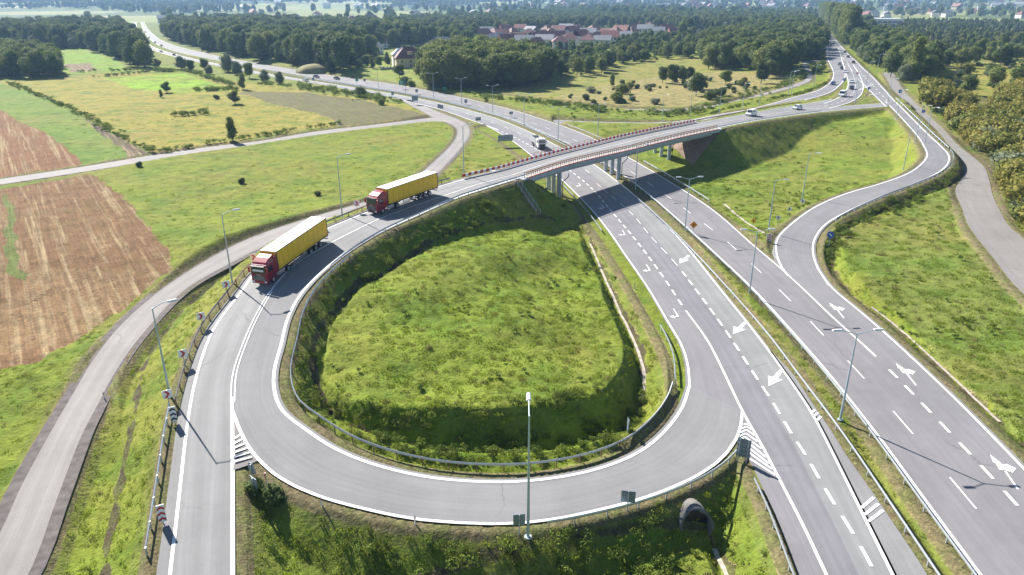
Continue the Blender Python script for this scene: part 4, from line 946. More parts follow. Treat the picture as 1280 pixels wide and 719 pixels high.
def board(w_, hh, h, mt, name='direction_sign', posts=2, mark=None, back='sign_back'):
    r = empty(name, (0, 0, 0))
    for s_ in ((-1, 1) if posts == 2 else (0,)):
        mb = MB(); mb.tube((s_ * w_ * .32, 0, -.4), (s_ * w_ * .32, 0, h + hh), .05, n=8); mb.build('post', M['zinc'], r)
    mb = MB(); mb.box((0, -.07, h + hh / 2), (w_, .04, hh)); pn = mb.build('panel', M[back], r)
    mb = MB(); mb.box((0, -.095, h + hh / 2), (w_ * .96, .012, hh * .94)); mb.build('panel_face', M[mt], pn)
    if mark == 'bars':
        mb = MB()
        for k in range(3): mb.box((0, -.105, h + hh * (.25 + .25 * k)), (w_ * .6, .01, hh * .07))
        mb.build('marking', M['white'], pn)
    if mark == 'frame':
        mb = MB()
        for k in range(1, 4): mb.box((0, .0, h + hh * k / 4), (w_ * .98, .05, .05))
        mb.build('stiffener', M['zinc'], r)
    return r
def one(o, u, v, z, to, label, cat='road sign', sc=1): return putS(o, u, v, z, to, label, cat, None, sc)
def arrow_board(col):
    r = empty('chevron_board', (0, 0, 0)); mb = MB(); mb.tube((0, .05, -.4), (0, .05, 2.0), .05, n=8); mb.build('post', M['zinc'], r)
    mb = MB(); mb.box((0, 0, 1.25), (.62, .05, 1.7)); pn = mb.build('panel', M['white'], r); mb = MB()
    for k in range(3):
        z0 = .48 + k * .54; vs = [(-.28, -.04, z0), (0, -.04, z0 + .2), (.28, -.04, z0), (.28, -.04, z0 + .22), (0, -.04, z0 + .42), (-.28, -.04, z0 + .22)]; mb.add(vs, [(0, 1, 4, 5), (1, 2, 3, 4)])
    mb.build('chevron', M[col], pn); return r
one(arrow_board('black'), 219, 531, 2.9, (240, 780), 'tall black and white arrow board by the gap in the ramp rail')
one(arrow_board('red'), 205, 657, 2.0, (240, 1000), 'tall red and white arrow board at the bottom left of the ramp')
one(board(1.3, 2.1, .6, 'sign_back', 'information_board', 2, 'frame'), 927, 578, -.1, (1100, 150), 'grey-backed board standing at the tip of the grass wedge on the striped area')
one(board(1.25, 1.2, 1.0, 'sign_back', 'road_sign', 1), 784, 640, .7, (800, 300), 'grey-backed square sign at the culvert guard rail')
one(board(1.0, 1.1, .9, 'sign_back', 'road_sign', 1), 649, 668, 1.4, (560, 300), 'small grey-backed sign just left of the bottom lamp post')
one(board(1.0, 2.0, 1.2, 'sign_back', 'road_sign', 1), 784, 557, -1.0, (300, 540), 'narrow blue-grey sign on the inner grass beside the dark bank')
one(board(4.8, 1.9, 1.6, 'sign_blue', 'direction_sign', 2, 'frame'), 632, 183, .0, (500, 100), 'wide dark sign board seen from behind left of the tipper lorry')
one(board(2.8, 2.2, 1.6, 'sign_blue', 'direction_sign', 2), 519, 131, 0, (440, 100), 'dark board on two posts beside the far junction')
one(board(2.4, 2.2, 2.0, 'sign_green', 'direction_sign', 2, 'bars'), 502, 111.5, 0, (640, 200), 'green direction board with white lines beyond the motorway')
one(board(1.6, 1.2, 1.8, 'sign_green', 'direction_sign', 1), 446.5, 106, 0, (640, 200), 'small green sign at the far verge left of the big green board')
one(board(1.6, 1.2, 1.2, 'sign_green', 'direction_sign', 1), 556, 115, 0, (640, 200), 'small green sign at the foot of the domed copse')
one(board(2.2, 1.2, 1.2, 'black', 'direction_sign', 2), 598, 155, 0, (400, 90), 'black-backed board at the verge beside the service road bend')
one(board(1.8, 1.0, 1.2, 'black', 'direction_sign', 1), 639, 147, 0, (400, 100), 'black-backed board on the far lanes left of the tipper lorry')
for (u, v, lb) in [(549,138,'left one of two small dark signs on the motorway edge'),(552.5,139,'right one of two small dark signs on the motorway edge'),(582.5,131.5,'small dark sign at the far median right of the pair'),(491,121.5,'small dark sign left of the two-post board'),(521,118,'small dark sign on the median above the two-post board'),(392,103,'tall dark roadside post among the far traffic'),(456,104,'thin dark post on the verge beyond the far cars')]:
    one(board(1.3, 1.5, .9, 'black', 'road_sign', 1), u, v, 0, (300, 60), lb)
def round_sign(mt, d=1.0, h=2.0, diamond=False):
    r = empty('road_sign', (0, 0, 0)); post_mb(h + d * .9).build('post', M['zinc'], r)
    mb = MB(); n = 4 if diamond else 24
    vs = [(math.cos(2 * math.pi * k / n) * d / 2, y, h + d / 2 + math.sin(2 * math.pi * k / n) * d / 2) for y in (-.09, -.05) for k in range(n)]
    mb.add(vs, [tuple(range(n)), tuple(reversed(range(n, 2 * n)))] + [(k, (k + 1) % n, n + (k + 1) % n, n + k) for k in range(n)])
    pn = mb.build('panel', M[mt], r)
    mb = MB(); 
    if diamond: mb.box((0, -.10, h + d / 2), (.18, .012, .42))
    else: mb.box((0, -.10, h + d / 2), (d * .5, .012, d * .16), M=Matrix.Rotation(.7, 3, 'Y'))
    mb.build('symbol', M['black' if diamond else 'white'], pn); return r
one(round_sign('sign_orange', 1.5, 1.2, True), 866, 293, 0, (900, 700), 'orange diamond warning sign on the median')
one(round_sign('sign_yellow', 1.3, .7, True), 941, 284, 0, (960, 700), 'yellow diamond sign half hidden in the grass')
one(round_sign('sign_blue', 1.1, 1.8), 1085, 118, 6.2, (1050, 300), 'blue round sign at the junction island')
one(round_sign('sign_blue', 1.3, 4.5), 1122, 132, 5.4, (1150, 300), 'high blue sign right of the main road')
one(round_sign('sign_blue', 1.1, 3.5), 1151, 155, 4.9, (1150, 300), 'blue round sign between main road and side road')
one(round_sign('sign_blue', 1.3, 1.6), 1036, 308, .2, (940, 380), 'dark blue round sign at the ditch outside the S-bend')
one(round_sign('sign_blue', 1.3, 1.6), 1054.5, 106, 6.1, (1040, 200), 'blue sign at the left edge of the queue')
one(round_sign('red', .7, .8), 334, 608, 2.7, (200, 640), 'small round red sign on the verge beside the striped tip')
one(round_sign('red', 1.0, 1.5), 1071, 97, 6.1, (1060, 300), 'red sign post at the traffic island beside the queue')
# striped vertical panel and the sign lying face to the camera
dm = empty('hazard_panel', (0, 0, 0)); mb = MB(); mb.box((0, 0, 1.05), (.9, .06, 1.5)); pn = mb.build('panel', M['white'], dm); mb = MB()
for k in range(3):
    z0 = .45 + k * .46; vs = [(-.4, -.045, z0), (0, -.045, z0 + .25), (.4, -.045, z0), (.4, -.045, z0 + .2), (0, -.045, z0 + .45), (-.4, -.045, z0 + .2)]; mb.add(vs, [(0, 1, 4, 5), (1, 2, 3, 4)])
mb.build('stripe', M['red'], pn); mb = MB(); mb.tube((0, .05, -.2), (0, .05, 1.6), .05); mb.build('post', M['zinc'], dm)
one(dm, 960.5, 304, .05, (990, 420), 'red and white striped hazard panel at the tip of the right wedge', 'road sign')
# the pair of dark discs by the left wedge
for (u, v, lb) in [(316,600,'dark grey round-backed sign at the left wedge, upper of two'), (318,615,'dark grey square-backed sign at the left wedge, lower of two')]:
    one(round_sign('sign_back', 1.2, .6) if v == 600 else board(.95, 1.0, .5, 'sign_back', 'road_sign', 1), u, v, 2.4, (700, 400), lb)
def delin():
    r = empty('delineator_post', (0, 0, 0)); mb = MB(); mb.prism([(-.07, -.1), (.07, -.1), (.05, 1.05), (-.05, .95)], -.05, .05); b_ = mb.build('post', M['white'], r)
    mb = MB(); mb.box((0, 0, .82), (.11, .15, .14)); mb.build('reflector', M['red'], b_); return r
DL = delin()
for (u, v, z, lb) in [(402.5,634,2.1,'white delineator post left on the outer verge of the loop'),(519,657,1.8,'white delineator post on the outer verge nearer the lamp'),(793,361,-.1,'white delineator post on the grass by the exit lane'),(131,500,0,'lone white delineator post by the service road'),(793,555,-.8,'white delineator post below the narrow blue-grey sign')]:
    putS(DL, u, v, z, (640, 900), lb, 'road post', 'white delineator posts', 1.0)

# ------------------------------------------------------------------ vehicles
def wheel(parent, x, y, r, w_=.3, dual=False):
    sg = 1 if y > 0 else -1
    mb = MB(); mb.tube((x, y - w_ / 2, r), (x, y + w_ / 2, r), r, n=20); o = mb.build('wheel', M['tyre'], parent, bevel=.02)
    mb = MB(); mb.tube((x, y + sg * w_ / 2, r), (x, y + sg * (w_ / 2 + .015), r), r * .58, n=16); mb.build('rim', M['rim'], o); return o
def semi(label, cab='truck_red', flat=False):
    T = empty('semi_truck', (0, 0, 0)); tag(T, label, 'truck', 'red trucks with yellow trailers')
    # trailer, rear at x=0
    mb = MB(); mb.box((6.8, 0, 2.60), (13.6, 2.54, 2.72)); tr = mb.build('trailer_curtain', M['tarp'], T, bevel=.04)
    mb = MB(); mb.prism([(-1.28, 3.96), (1.28, 3.96), (1.25, 4.02), (.6, 4.05), (-.6, 4.05), (-1.25, 4.02)], -.02, 13.62); mb.build('trailer_roof', M['tarp_roof'], T)
    mb = MB()
    for s_ in (-1, 1):
        for x in (.06, 13.54): mb.box((x, s_ * 1.275, 2.6), (.14, .04, 2.74))
        mb.box((6.8, s_ * 1.28, 3.95), (13.62, .05, .1)); mb.box((6.8, s_ * 1.28, 1.22), (13.62, .05, .16))
    mb.build('trailer_frame', M['chassis'], T)
    mb = MB()
    for s_ in (-1, 1):
        for k in range(22): mb.box((.5 + k * .6, s_ * 1.29, 1.36), (.05, .02, .26))
    mb.build('curtain_strap', M['chassis'], tr)
    mb = MB()
    for s_ in (-1, 1):
        for k in range(9): mb.box((1.35 + k * 1.36, s_ * 1.275, 2.66), (.05, .02, 2.4))
        mb.box((6.8, s_ * 1.275, 1.62), (13.3, .02, .04))
    mb.build('curtain_seam', M['tarp_seam'], tr)
    mb = MB(); mb.box((-.03, -.62, 2.6), (.05, 1.2, 2.6)); mb.box((-.03, .62, 2.6), (.05, 1.2, 2.6)); mb.build('rear_door', M['wall_g'], T)
    mb = MB(); mb.box((6.6, 0, .98), (13.0, .9, .32)); mb.box((.15, 0, .62), (.12, 2.3, .16)); mb.box((12.5, 0, .8), (5.6, .85, .28)); mb.build('chassis', M['chassis'], T)
    for s_ in (-1, 1):
        mb = MB(); mb.box((0.0, s_ * .95, .92), (.06, .42, .14)); mb.build('tail_light', M['tail'], T)
        mb = MB()
        for z_ in (.62, .88): mb.box((8.0, s_ * 1.2, z_), (3.6, .04, .13))
        for x in (6.4, 8, 9.6): mb.box((x, s_ * 1.18, .85), (.08, .05, .5))
        mb.build('side_guard', M['rim'], T)
        for x in (2.4, 3.75, 5.1): wheel(T, x, s_ * 1.05, .5, .38)
        wheel(T, 11.3, s_ * .98, .5, .56); wheel(T, 15.0, s_ * 1.05, .5, .36)
        mb = MB(); mb.box((12.9, s_ * 1.0, .75), (1.5, .5, .55)); mb.build('fuel_tank', M['rim'], T, bevel=.08)
        mb = MB(); mb.box((11.3, s_ * 1.02, 1.1), (1.3, .5, .06)); mb.build('mudguard', M['chassis'], T)
    # cab
    prof = [(14.05, .95), (14.5, .62), (16.30, .48), (16.42, .62), (16.42, 1.75), (16.22, 2.86), (16.05, 3.02), (14.05, 3.05)]
    mb = MB(); n = len(prof); vs = []
    for s_, y in ((1, -1.24), (1, 1.24)): vs += [(x, y * (1 if z < 1.8 else .97), z) for x, z in prof]
    fs = [(k, (k + 1) % n, n + (k + 1) % n, n + k) for k in range(n)] + [tuple(range(n)), tuple(reversed(range(n, 2 * n)))]
    mb.add(vs, fs); cb = mb.build('cab', M[cab], T, bevel=.06)
    mb = MB(); rf = [(14.05, 3.0), (16.02, 3.0), (15.75, 3.25), (14.9, 3.62), (14.05, 3.82)]; n = 5
    vs = [(x, -1.15 if z < 3.1 else -.98, z) for x, z in rf] + [(x, 1.15 if z < 3.1 else .98, z) for x, z in rf]
    mb.add(vs, [(k, (k + 1) % n, n + (k + 1) % n, n + k) for k in range(n)] + [tuple(range(n)), tuple(reversed(range(n, 2 * n)))]); mb.build('roof_deflector', M[cab], cb, bevel=.05)
    for s_ in (-1, 1): mb = MB(); mb.box((13.75, s_ * 1.2, 2.4), (.7, .05, 2.5)); mb.build('side_fairing', M[cab], cb, bevel=.015)
    mb = MB(); mb.add([(16.44, -1.08, 1.86), (16.44, 1.08, 1.86), (16.27, 1.02, 2.78), (16.27, -1.02, 2.78), (16.38, -1.08, 1.86), (16.38, 1.08, 1.86), (16.20, 1.02, 2.78), (16.20, -1.02, 2.78)], [(0, 1, 2, 3), (7, 6, 5, 4), (0, 3, 7, 4), (1, 5, 6, 2), (3, 2, 6, 7), (0, 4, 5, 1)]); mb.build('windshield', M['glass'], cb)
    mb = MB(); mb.box((16.44, 0, 2.92), (.32, 2.1, .10)); mb.build('sun_visor', M['black'], cb)
    if flat: mb = MB(); mb.box((16.45, 0, 2.30), (.03, 1.7, .26), M=Matrix.Rotation(-.18, 3, 'Y')); mb.build('windshield_strip', M['white'], cb)  # white strip across the middle of the windshield
    mb = MB(); mb.box((16.43, 0, 1.22), (.06, 1.9, .78)); g = mb.build('grille', M['chassis'], cb)
    mb = MB()
    for k in range(4): mb.box((16.47, 0, .95 + k * .18), (.03, 1.8, .04))
    mb.box((16.47, 0, 1.66), (.03, .7, .10)); mb.build('grille_bar', M['rim'], g)
    mb = MB(); mb.box((16.40, 0, .52), (.16, 2.44, .34)); mb.build('bumper', M[cab] if flat else M['chassis'], cb, bevel=.04)
    for s_ in (-1, 1):
        mb = MB(); mb.box((16.47, s_ * .98, .66), (.06, .36, .22)); mb.build('headlight', M['headlight'], cb)
        mb = MB(); mb.box((15.35, s_ * 1.225, 2.28), (1.0, .05, .72)); mb.build('side_window', M['glass'], cb)
        mb = MB(); mb.box((15.35, s_ * 1.245, 1.45), (1.06, .03, .03)); mb.box((15.90, s_ * 1.245, 1.7), (.03, .03, 2.0)); mb.box((14.80, s_ * 1.245, 1.7), (.03, .03, 2.0)); mb.build('door_seam', M['chassis'], cb)
        mb = MB(); mb.tube((16.15, s_ * 1.2, 2.75), (16.35, s_ * 1.45, 2.7), .03); mb.box((16.36, s_ * 1.46, 2.3), (.14, .24, .78)); mb.build('mirror', M[cab], cb)
        mb = MB(); mb.box((15.0, s_ * 1.24, 1.08), (1.3, .06, .12)); mb.box((15.68, s_ * 1.2, .72), (.4, .1, .3)); mb.build('wheel_arch', M['chassis'], cb)
    return T
def place_vehicle(o, fu, fv, ru, rv, z, L_, zr=None, sc=1.0):
    "o's local x runs forward from rear (x=0) to front (x=L_); front/rear axle centre pixels"
    a = np.array(P(ru, rv, z if zr is None else zr)); b_ = np.array(P(fu, fv, z)); d = b_ - a; c_ = (a + b_) / 2
    yaw = math.atan2(d[1], d[0]); pitch = math.atan2(d[2], math.hypot(d[0], d[1])); f = np.array((math.cos(yaw), math.sin(yaw), 0))
    o.rotation_euler = Euler((0, -pitch, yaw), 'XYZ'); o.location = tuple(c_ - f * L_ / 2 * sc - np.array((0, 0, math.tan(pitch) * L_ / 2 * sc)) + np.array((0, 0, .03))); o.scale = (sc,) * 3; return o
t1 = semi('red cab truck with yellow curtain trailer, the one nearer the camera on the ramp', flat=True)
place_vehicle(t1, 336.5, 350, 394, 308, 6.13, 16.45, 7.1)
t2 = semi('red cab truck with yellow curtain trailer, the farther one close to the overpass')
place_vehicle(t2, 471, 266.5, 536.5, 242.5, 8.08, 16.45, 8.44)

def paint(nm, c): 
    if nm not in M: M[nm] = mat(nm, c, .3, coat=.5)
    return M[nm]
PC = {'white': paint('car_white', (.72, .73, .74)), 'silver': paint('car_silver', (.38, .40, .42)), 'black': paint('car_black', (.02, .02, .024)), 'blue': paint('car_blue', (.03, .06, .16)), 'grey': paint('car_grey', (.10, .105, .11)), 'red': paint('car_red', (.30, .02, .02))}
def car(label, color, kind='car', L_=4.4):
    T = empty({'car': 'car', 'van': 'van'}[kind], (0, 0, 0)); tag(T, label, {'car': 'car', 'van': 'van'}[kind], {'car': 'cars on the roads', 'van': 'vans on the roads'}[kind])
    if kind == 'car':
        W2, H2 = .90, 1.45
        body = [(.05, .35), (.0, .62), (.12, .92), (.75, .98), (3.1, .93), (4.15, .78), (4.4, .60), (4.38, .32)]
        top = [(.45, .94), (.85, 1.38), (1.3, 1.45), (2.3, 1.44), (2.75, 1.30), (3.3, .92)]; tw = .70
    else:
        W2, H2 = .96, 1.95
        body = [(.03, .35), (.0, 1.1), (3.4, 1.12), (4.35, .95), (4.62, .72), (4.6, .34)]
        top = [(.02, 1.08), (.08, 1.9), (.3, 1.97), (2.6, 1.97), (3.1, 1.86), (3.95, 1.04)]; tw = .84
    def loft(prof, wa, wb, z0, z1):
        n = len(prof); f = lambda z: wa + (wb - wa) * min(1, max(0, (z - z0) / (z1 - z0)))
        vs = [(x, -f(z), z) for x, z in prof] + [(x, f(z), z) for x, z in prof]
        return vs, [(k, (k + 1) % n, n + (k + 1) % n, n + k) for k in range(n)] + [tuple(range(n)), tuple(reversed(range(n, 2 * n)))]
    mb = MB(); mb.add(*loft(body, W2, W2 * .94, .5, 1.0)); bd = mb.build('body', PC[color], T, bevel=.05)
    z0, z1 = top[0][1], H2
    mb = MB(); mb.add(*loft(top, W2 * .92, tw, z0, z1)); mb.build('cabin', PC[color], bd, bevel=.05)
    g = MB()
    f = lambda z: (W2 * .92 + (tw - W2 * .92) * (z - z0) / (z1 - z0)) + .012
    za, zb = z0 + .07, z1 - .12
    if kind == 'car': spans = [(.95, 1.0, 1.95, 1.9), (2.0, 1.95, 3.02, 2.55)]
    else: spans = [(2.35, 2.35, 3.7, 3.0), (1.2, 1.2, 2.2, 2.2)]
    for s_ in (-1, 1):
        for xa, xb, xc, xd in spans:
            vs = [(xa, s_ * f(za), za), (xc, s_ * f(za), za), (xd, s_ * f(zb), zb), (xb, s_ * f(zb), zb)]; vs += [(x, y - s_ * .02, z) for x, y, z in vs]
            g.add(vs, [(0, 1, 2, 3), (7, 6, 5, 4), (0, 4, 5, 1), (1, 5, 6, 2), (2, 6, 7, 3), (3, 7, 4, 0)])
    g.build('side_window', M['glass'], bd)
    for nm, (x0_, zz0, x1_, zz1) in (('windshield', (3.3, .94, 2.62, 1.36) if kind == 'car' else (3.93, 1.08, 3.16, 1.82)), ('rear_window', (.46, .97, .86, 1.36) if kind == 'car' else (-.01, 1.2, .04, 1.78))):
        sg = 1 if nm == 'windshield' else -1; g = MB(); e = .03 * sg
        vs = [(x0_ + e, -f(zz0) + .10, zz0 + .02), (x0_ + e, f(zz0) - .10, zz0 + .02), (x1_ + e, f(zz1) - .08, zz1), (x1_ + e, -f(zz1) + .08, zz1)]; vs += [(x - e * 1.3, y, z - .02) for x, y, z in vs]
        g.add(vs, [(0, 1, 2, 3), (7, 6, 5, 4), (0, 4, 5, 1), (1, 5, 6, 2), (2, 6, 7, 3), (3, 7, 4, 0)]); g.build(nm, M['glass'], bd)
    xm = 4.38 if kind == 'car' else 4.6
    for s_ in (-1, 1):
        mb = MB(); mb.box((xm, s_ * .65, .66), (.06, .32, .14)); mb.build('headlight', M['headlight'], T)
        mb = MB(); mb.box((.02, s_ * .70, .78), (.06, .2, .16)); mb.build('tail_light', M['tail'], T)
        for x in (.85, xm - .85): wheel(T, x, s_ * (W2 - .1), .32, .2)
    return T
def put_car(u, v, tu, tv, z, color, label, kind='car', sc=1.0):
    c_ = car(label, color, kind); p = np.array(P(u, v, z)); q = np.array(P(tu, tv, z)); yaw = math.atan2(q[1] - p[1], q[0] - p[0]); f = np.array((math.cos(yaw), math.sin(yaw), 0))
    c_.rotation_euler = (0, 0, yaw); c_.location = tuple(p - f * 2.2 * sc + np.array((0, 0, .04))); c_.scale = (sc,) * 3; return c_
put_car(939, 144.5, 926, 147.5, 7.62, 'white', 'white van driving onto the overpass', 'van')
put_car(996.5, 136.5, 980, 139.5, 6.85, 'white', 'white car behind the van on the overpass approach')
put_car(1053, 120.5, 1040, 126, 6.3, 'white', 'white van turning towards the overpass beside the grass triangle', 'van', 1.15)
put_car(1064.5, 111.5, 1063, 118, 6.25, 'black', 'black car waiting first beside the junction island')
put_car(1064, 103.5, 1065, 110, 6.2, 'white', 'white car waiting behind the black one at the island', 'car')
put_car(1056.5, 91, 1058, 98, 6.1, 'white', 'low white car in the queue lane between dark cars')
put_car(1052, 86.5, 1054, 93, 6.05, 'black', 'black car third up in the left queue lane')
put_car(1049.3, 81.5, 1051, 88, 6.0, 'grey', 'dark grey car topmost in the left queue lane')
put_car(1066.5, 79, 1062, 73, 6.0, 'black', 'black car on the right-hand lane below the woodland')
put_car(1060, 72, 1056, 67, 5.8, 'blue', 'dark blue car ahead of the black one on the right-hand lane')
put_car(1056, 66, 1052, 61, 5.6, 'black', 'black car near the shaded tree shadows on the main road')
put_car(1041, 106, 1030, 112, 6.1, 'blue', 'dark blue car on the slip road bend')
put_car(1040.5, 56, 1037, 50, 5.2, 'black', 'dark car in the tree shade far up the main road')
put_car(1045, 63, 1047, 69, 5.5, 'silver', 'silver car coming down the main road out of the shade')
for (u, v, tu, tv, c_, lb) in [(181.5,41,186,47,'black','dark car farthest away on the left motorway'),(194,54,199,58,'black','dark car on the upper lanes before the bend'),(186.5,48,190,52,'grey','grey car between two dark cars on the far motorway'),(202,58,208,61,'black','black van-like car on the upper lanes by the hedge'),(201.5,65.5,194,62,'silver','silver car on the lower lanes by the hedge'),(217.5,69.5,208,66,'grey','grey car on the lower lanes right of the hedge'),(382,101.5,370,99,'white','white car on the near lanes beside the dark post'),(395.5,97.5,408,99.5,'black','black car passing the dark post on the far motorway'),(421,99.5,430,101,'black','black car on the far lanes right of the dark post')]:
    put_car(u, v, tu, tv, .05, c_, lb, 'car', 1.1)
# tipper lorry
def tipper():
    T = empty('tipper_truck', (0, 0, 0)); tag(T, 'white tipper lorry driving toward the overpass on the motorway', 'truck')
    mb = MB(); mb.box((4.4, 0, .95), (8.6, .9, .35)); mb.build('chassis', M['chassis'], T)
    mb = MB(); W2 = 1.25
    mb.box((3.2, 0, 1.35), (6.0, 2.4, .12))
    for s_ in (-1, 1): mb.box((3.2, s_ * 1.2, 2.1), (6.0, .1, 1.5))
    mb.box((.25, 0, 2.1), (.1, 2.4, 1.5)); mb.box((6.2, 0, 2.2), (.1, 2.4, 1.8)); tb = mb.build('tipper_body', M['wall_g'], T)
    mb = MB()
    for s_ in (-1, 1):
        for k in range(6): mb.box((.7 + k * 1.0, s_ * 1.27, 2.1), (.12, .06, 1.5))
    mb.build('rib', M['white'], tb)
    mb = MB(); prof = [(6.5, .9), (8.5, .5), (8.72, .6), (8.72, 1.8), (8.5, 2.9), (8.2, 3.1), (6.5, 3.1)]; n = len(prof)
    mb.add([(x, -1.22, z) for x, z in prof] + [(x, 1.22, z) for x, z in prof], [(k, (k + 1) % n, n + (k + 1) % n, n + k) for k in range(n)] + [tuple(range(n)), tuple(reversed(range(n, 2 * n)))]); cb = mb.build('cab', M['white'], T, bevel=.06)
    mb = MB(); mb.box((8.66, 0, 2.32), (.06, 2.1, .95), M=Matrix.Rotation(-.19, 3, 'Y')); mb.build('windshield', M['glass'], cb)
    mb = MB(); mb.box((8.74, 0, 1.15), (.06, 1.9, .8)); mb.build('grille', M['chassis'], cb)
    mb = MB(); mb.box((8.70, 0, .55), (.2, 2.4, .3)); mb.build('bumper', M['chassis'], cb)
    for s_ in (-1, 1):
        mb = MB(); mb.box((7.7, s_ * 1.22, 2.3), (.95, .05, .7)); mb.build('side_window', M['glass'], cb)
        mb = MB(); mb.box((8.76, s_ * .95, .75), (.06, .32, .2)); mb.build('headlight', M['headlight'], cb)
        mb = MB(); mb.box((8.6, s_ * 1.42, 2.3), (.12, .2, .7)); mb.build('mirror', M['black'], cb)
        for x in (1.2, 2.6, 5.6, 7.3): wheel(T, x, s_ * 1.02, .5, .35)
    return T
place_vehicle(tipper(), 677.5, 187, 668, 180.5, .04, 8.8)
# ================================================================== VEGETATION
def leaf_mat(name, c1, c2, tr=.25):
    m = bpy.data.materials.new(name); m.use_nodes = True; t = m.node_tree; b = t.nodes['Principled BSDF']
    b.inputs['Roughness'].default_value = .75; b.inputs['Specular IOR Level'].default_value = .15
    oi = nd(t, 'ShaderNodeObjectInfo'); geo = nd(t, 'ShaderNodeNewGeometry')
    n = noise_node(t, geo.outputs['Position'], .45, 3)
    f = mathn(t, 'ADD', mathn(t, 'MULTIPLY', oi.outputs['Random'], .75), maprange(t, n, .3, .7, -.1, .35))
    c = mixcol(t, f, c1, c2); n.node.inputs['Scale'].default_value = .5
    t.links.new(c, b.inputs['Base Color'])
    tl = nd(t, 'ShaderNodeBsdfTranslucent'); t.links.new(c, tl.inputs[0]); ms = nd(t, 'ShaderNodeMixShader'); ms.inputs[0].default_value = tr
    t.links.new(b.outputs[0], ms.inputs[1]); t.links.new(tl.outputs[0], ms.inputs[2]); t.links.new(ms.outputs[0], t.nodes['Material Output'].inputs[0]); return m
M['leaf'] = leaf_mat('broadleaf_foliage', (.075, .115, .026), (.240, .265, .070), .35)
M['leaf_dark'] = leaf_mat('dark_foliage', (.055, .092, .030), (.170, .210, .065), .3)
M['leaf_pine'] = leaf_mat('needle_foliage', (.040, .066, .028), (.095, .115, .045), .2)
M['leaf_autumn'] = leaf_mat('autumn_shrub_foliage', (.150, .170, .034), (.32, .27, .065), .3)
M['leaf_willow'] = leaf_mat('silvery_foliage', (.15, .18, .10), (.25, .28, .17))
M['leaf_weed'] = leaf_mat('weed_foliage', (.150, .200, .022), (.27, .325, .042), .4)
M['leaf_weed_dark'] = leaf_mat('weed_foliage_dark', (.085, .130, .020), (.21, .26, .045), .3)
M['leaf_dry'] = leaf_mat('dry_grass_foliage', (.17, .145, .055), (.28, .23, .10))
M['flower'] = leaf_mat('yellow_flower_heads', (.30, .27, .01), (.42, .36, .015))
def crown_mesh(name, h, w_, lobes, nleaf, ls, z0=.25, mode='round', seed=0, core=True):
    r = np.random.default_rng(seed); C = []; Rr = []
    for k in range(lobes):
        if mode == 'round':
            a = r.uniform(0, 2 * math.pi); zz = z0 + (1 - z0) * (.12 + .8 * (k + .5) / lobes); wd = w_ * .5 * math.sin(math.pi * min(.97, (.25 + .75 * (zz - z0) / (1 - z0)) * .93)) ** .8
            rr = wd * r.uniform(.15, .62); C.append((math.cos(a) * rr, math.sin(a) * rr, zz * h)); Rr.append(r.uniform(.24, .38) * w_ * (.75 + .25 * math.sin(math.pi * (zz - z0) / (1 - z0))))
        elif mode == 'column':
            zz = z0 + (1 - z0) * (k + .5) / lobes; a = r.uniform(0, 6.28); C.append((math.cos(a) * w_ * .12, math.sin(a) * w_ * .12, zz * h)); Rr.append(w_ * (.46 - .25 * abs((zz - z0) / (1 - z0) - .4)))
        elif mode == 'cone':
            q = (k + .5) / lobes; zz = z0 + (1 - z0) * q; a = r.uniform(0, 6.28); C.append((math.cos(a) * w_ * .2 * (1 - q), math.sin(a) * w_ * .2 * (1 - q), zz * h)); Rr.append(w_ * .5 * (1 - q) ** .8 + .12 * w_)
        elif mode == 'bush':
            a = r.uniform(0, 6.28); rr = r.uniform(0, .3) * w_; C.append((math.cos(a) * rr, math.sin(a) * rr, h * r.uniform(.25, .62))); Rr.append(r.uniform(.22, .34) * min(w_, h * 1.3))
    C = np.array(C); Rr = np.array(Rr); per = r.choice(len(C), nleaf, p=Rr**2 / np.sum(Rr**2)); d = r.normal(size=(nleaf, 3)); d /= np.linalg.norm(d, axis=1, keepdims=True)
    rad_ = Rr[per] * r.uniform(.72, 1.10, nleaf) * (1 + .13 * np.sin(d[:, 0] * 7 + d[:, 2] * 5))
    pos_ = C[per] + d * rad_[:, None] * np.array((1, 1, .85)); pos_[:, 2] = np.maximum(pos_[:, 2], .03 * h)
    nrm = d + r.normal(0, .45, (nleaf, 3)); nrm /= np.linalg.norm(nrm, axis=1, keepdims=True)
    t1 = np.cross(nrm, r.normal(size=(nleaf, 3))); t1 /= np.linalg.norm(t1, axis=1, keepdims=True); t2 = np.cross(nrm, t1)
    s_ = ls * r.uniform(.6, 1.3, nleaf)[:, None]
    V_ = np.stack([pos_ - t1 * s_ - t2 * s_ * .3, pos_ - t2 * s_ * .8 + t1 * s_ * .2, pos_ + t1 * s_ + t2 * s_ * .3, pos_ + t2 * s_ * .8 - t1 * s_ * .2], 1).reshape(-1, 3); F_ = np.arange(len(V_)).reshape(-1, 4)
    if core:
        vs, fs = [], []
        for c_, q in zip(C, Rr):
            n0 = len(vs)
            for i in range(4):
                th = math.pi * (i + .5) / 4
                for j in range(6): ph = 2 * math.pi * j / 6 + i * .5; vs.append((c_[0] + q * .74 * math.sin(th) * math.cos(ph), c_[1] + q * .74 * math.sin(th) * math.sin(ph), c_[2] + q * .62 * math.cos(th)))
            for i in range(3):
                for j in range(6): fs.append((n0 + i * 6 + j, n0 + (i + 1) * 6 + j, n0 + (i + 1) * 6 + (j + 1) % 6, n0 + i * 6 + (j + 1) % 6))
            fs.append((n0, n0 + 1, n0 + 3, n0 + 4)); 
        F_ = np.vstack([F_, np.array(fs) + len(V_)]); V_ = np.vstack([V_, np.array(vs)])
    return V_, F_
